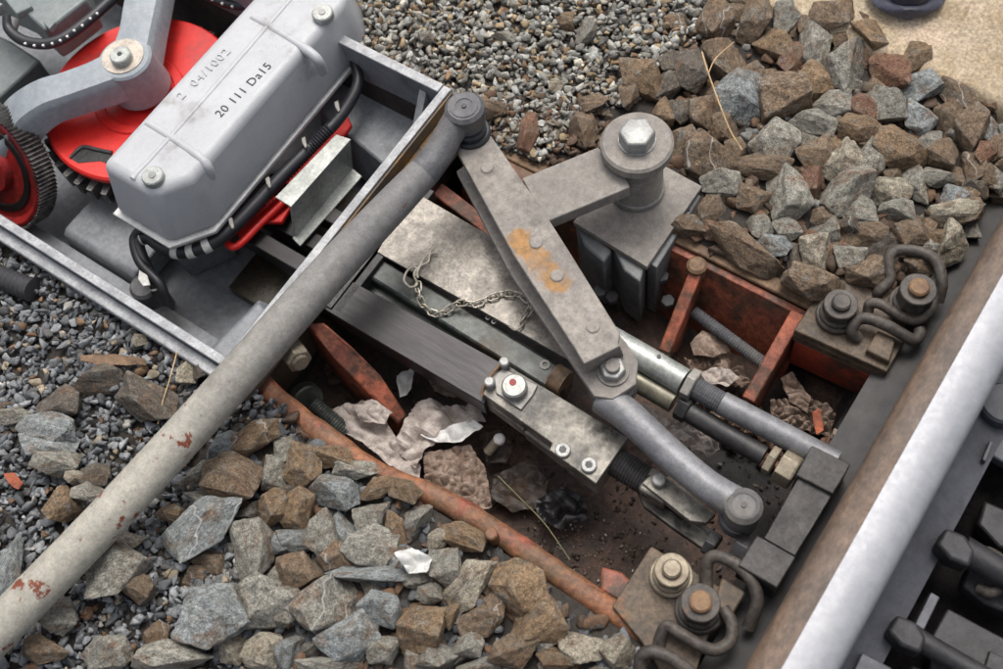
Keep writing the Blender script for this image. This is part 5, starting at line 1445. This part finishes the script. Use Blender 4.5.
def gravel(name, label, poly, n, smin, smax, palette, z0, z1, seed, avoid=True, wbounds=None):
    rg = np.random.RandomState(seed)
    if wbounds is None:
        ws = [W(x, y, 5) for x, y in poly]
        wbounds = (min(p.x for p in ws), max(p.x for p in ws), min(p.y for p in ws), max(p.y for p in ws))
    VS = []; FS = []; CS = []; off = 0; k = 0
    cols = [np.array(lin(c)) for c, _ in palette]; pr = np.array([p for _, p in palette], float); pr /= pr.sum()
    while k < n:
        x = rg.uniform(wbounds[0], wbounds[1]); y = rg.uniform(wbounds[2], wbounds[3])
        px, py = project((x, y, .005))
        if not inside(poly, px, py): 
            continue
        k += 1
        big = rg.rand() ** 2.2
        s = (smin + (smax - smin) * big) / 2000
        v, f = GP[rg.randint(len(GP))]
        e = rg.uniform(0, 2 * PI, 3)
        ca, sa = math.cos(e[0]), math.sin(e[0]); cb, sb = math.cos(e[1] * .5), math.sin(e[1] * .5)
        Rz = np.array([[ca, -sa, 0], [sa, ca, 0], [0, 0, 1]]); Rx = np.array([[1, 0, 0], [0, cb, -sb], [0, sb, cb]])
        sc = np.array([s * rg.uniform(.95, 1.35), s * rg.uniform(.75, 1.0), s * rg.uniform(.55, .85)])
        vv = (v * sc) @ (Rz @ Rx).T
        zz = rg.uniform(z0, z1) / 1000 + (ground_h(x * 1000, y * 1000) / 1000 if avoid else 0)
        VS.append(vv + np.array([x, y, zz])); FS.append(f + off); off += len(v)
        c = cols[rg.choice(len(cols), p=pr)] * rg.uniform(.66, 1.18) * .8
        CS.append(np.tile(np.append(c, 1.0), (len(v), 1)))
    V = np.concatenate(VS); Fc = np.concatenate(FS); Cc = np.concatenate(CS)
    me = bpy.data.meshes.new(name)
    me.vertices.add(len(V)); me.vertices.foreach_set('co', V.ravel())
    me.loops.add(len(Fc) * 3); me.loops.foreach_set('vertex_index', Fc.ravel().astype(np.int32))
    me.polygons.add(len(Fc)); me.polygons.foreach_set('loop_start', np.arange(0, len(Fc) * 3, 3, dtype=np.int32))
    me.update(calc_edges=True)
    at = me.color_attributes.new('tint', 'FLOAT_COLOR', 'POINT'); at.data.foreach_set('color', Cc.ravel())
    me.materials.append(MT['pebble'])
    o = bpy.data.objects.new(name, me); COL.objects.link(o)
    o['label'] = label; o['category'] = 'gravel'; o['kind'] = 'stuff'
    return o
COOL = [((120, 124, 128), 5), ((98, 102, 106), 5), ((140, 144, 148), 3), ((84, 84, 84), 3), ((150, 140, 122), 1), ((124, 98, 76), .8), ((172, 172, 166), .5)]
WARM = [((146, 146, 140), 5), ((122, 122, 118), 4), ((162, 164, 162), 3), ((150, 134, 108), 2), ((128, 104, 80), 1.2), ((184, 180, 168), 1), ((100, 98, 94), 2)]
BRN = [((128, 100, 78), 4), ((112, 92, 76), 3), ((140, 126, 108), 2), ((160, 160, 156), 1), ((96, 80, 66), 3)]
LP = [(-160, 130), (0, 226), (100, 288), (215, 362), (262, 388), (290, 412), (262, 440), (200, 430), (186, 480), (240, 560), (270, 640), (300, 760), (-160, 800)]
gravel('fine_gravel', 'fine blue-grey crushed gravel left of the casing and around the pole', LP, 9500, 8, 19, [((int(q[0][0] * 1.24), int(q[0][1] * 1.23), int(q[0][2] * 1.22)), q[1]) for q in COOL], -2, 12, 1)
TP = [(300, -90), (800, -90), (720, 10), (692, 60), (655, 96), (600, 112), (540, 165), (480, 150), (436, 84), (346, 42), (262, -20)]
gravel('fine_gravel', 'fine grey and tan gravel behind the casing at the top of the photo', TP, 7000, 8, 18, [((int(min(255, q[0][0] * 1.28)), int(min(255, q[0][1] * 1.27)), int(min(255, q[0][2] * 1.25))), q[1]) for q in WARM], 0, 13, 2)
gravel('fine_gravel', 'brownish small gravel around the orange angle behind the lever', [(440, 95), (600, 105), (640, 150), (560, 190), (500, 150), (470, 120)], 600, 9, 20, BRN, -2, 10, 3)
gravel('stone_chips', 'small brown chips between the coarse stones of the right bed', [(640, 90), (700, 0), (720, -80), (860, -80), (880, 20), (1020, 120), (1040, 190), (960, 300), (700, 250), (640, 200)], 1100, 12, 28, BRN, -8, 6, 4)
gravel('stone_chips', 'small grey chips between the coarse stones of the lower bed', [(262, 400), (400, 495), (640, 645), (660, 760), (240, 760), (190, 560), (200, 440)], 1300, 12, 28, COOL[:4] + BRN[:2], -8, 6, 5)
gravel('dark_ballast', 'blackened greasy ballast in the trough beyond the rail', [(960, 480), (1100, 380), (1100, 800), (800, 800), (880, 640)], 700, 14, 34, [((44, 42, 42), 3), ((30, 29, 29), 4), ((62, 60, 58), 1)], 18, 34, 8, avoid=True)  # grain colours hold the trough's shadow as well as grease
gravel('pit_grit', 'shredded leaf bits over the pit floor between the rods', [(690, 340), (790, 370), (850, 420), (800, 440), (690, 390)], 420, 6, 20, [((134, 100, 78), 3), ((98, 72, 56), 3), ((176, 158, 140), 1.5)], 6, 22, 9)
gravel('pit_grit', 'pale grit sprinkled over the oily brown pit floor', [(470, 500), (560, 470), (640, 500), (740, 560), (640, 600), (520, 545)], 420, 1.5, 4.5, [((200, 196, 188), 2), ((120, 110, 100), 3), ((150, 100, 80), 1)], 5, 9, 6)
gravel('pit_grit', 'dark crumbs and grit across the left part of the pit', [(300, 330), (700, 400), (860, 420), (740, 560), (640, 600), (300, 420)], 900, 3, 11, [((90, 76, 64), 3), ((60, 52, 46), 4), ((120, 110, 100), 1)], 3, 9, 7)
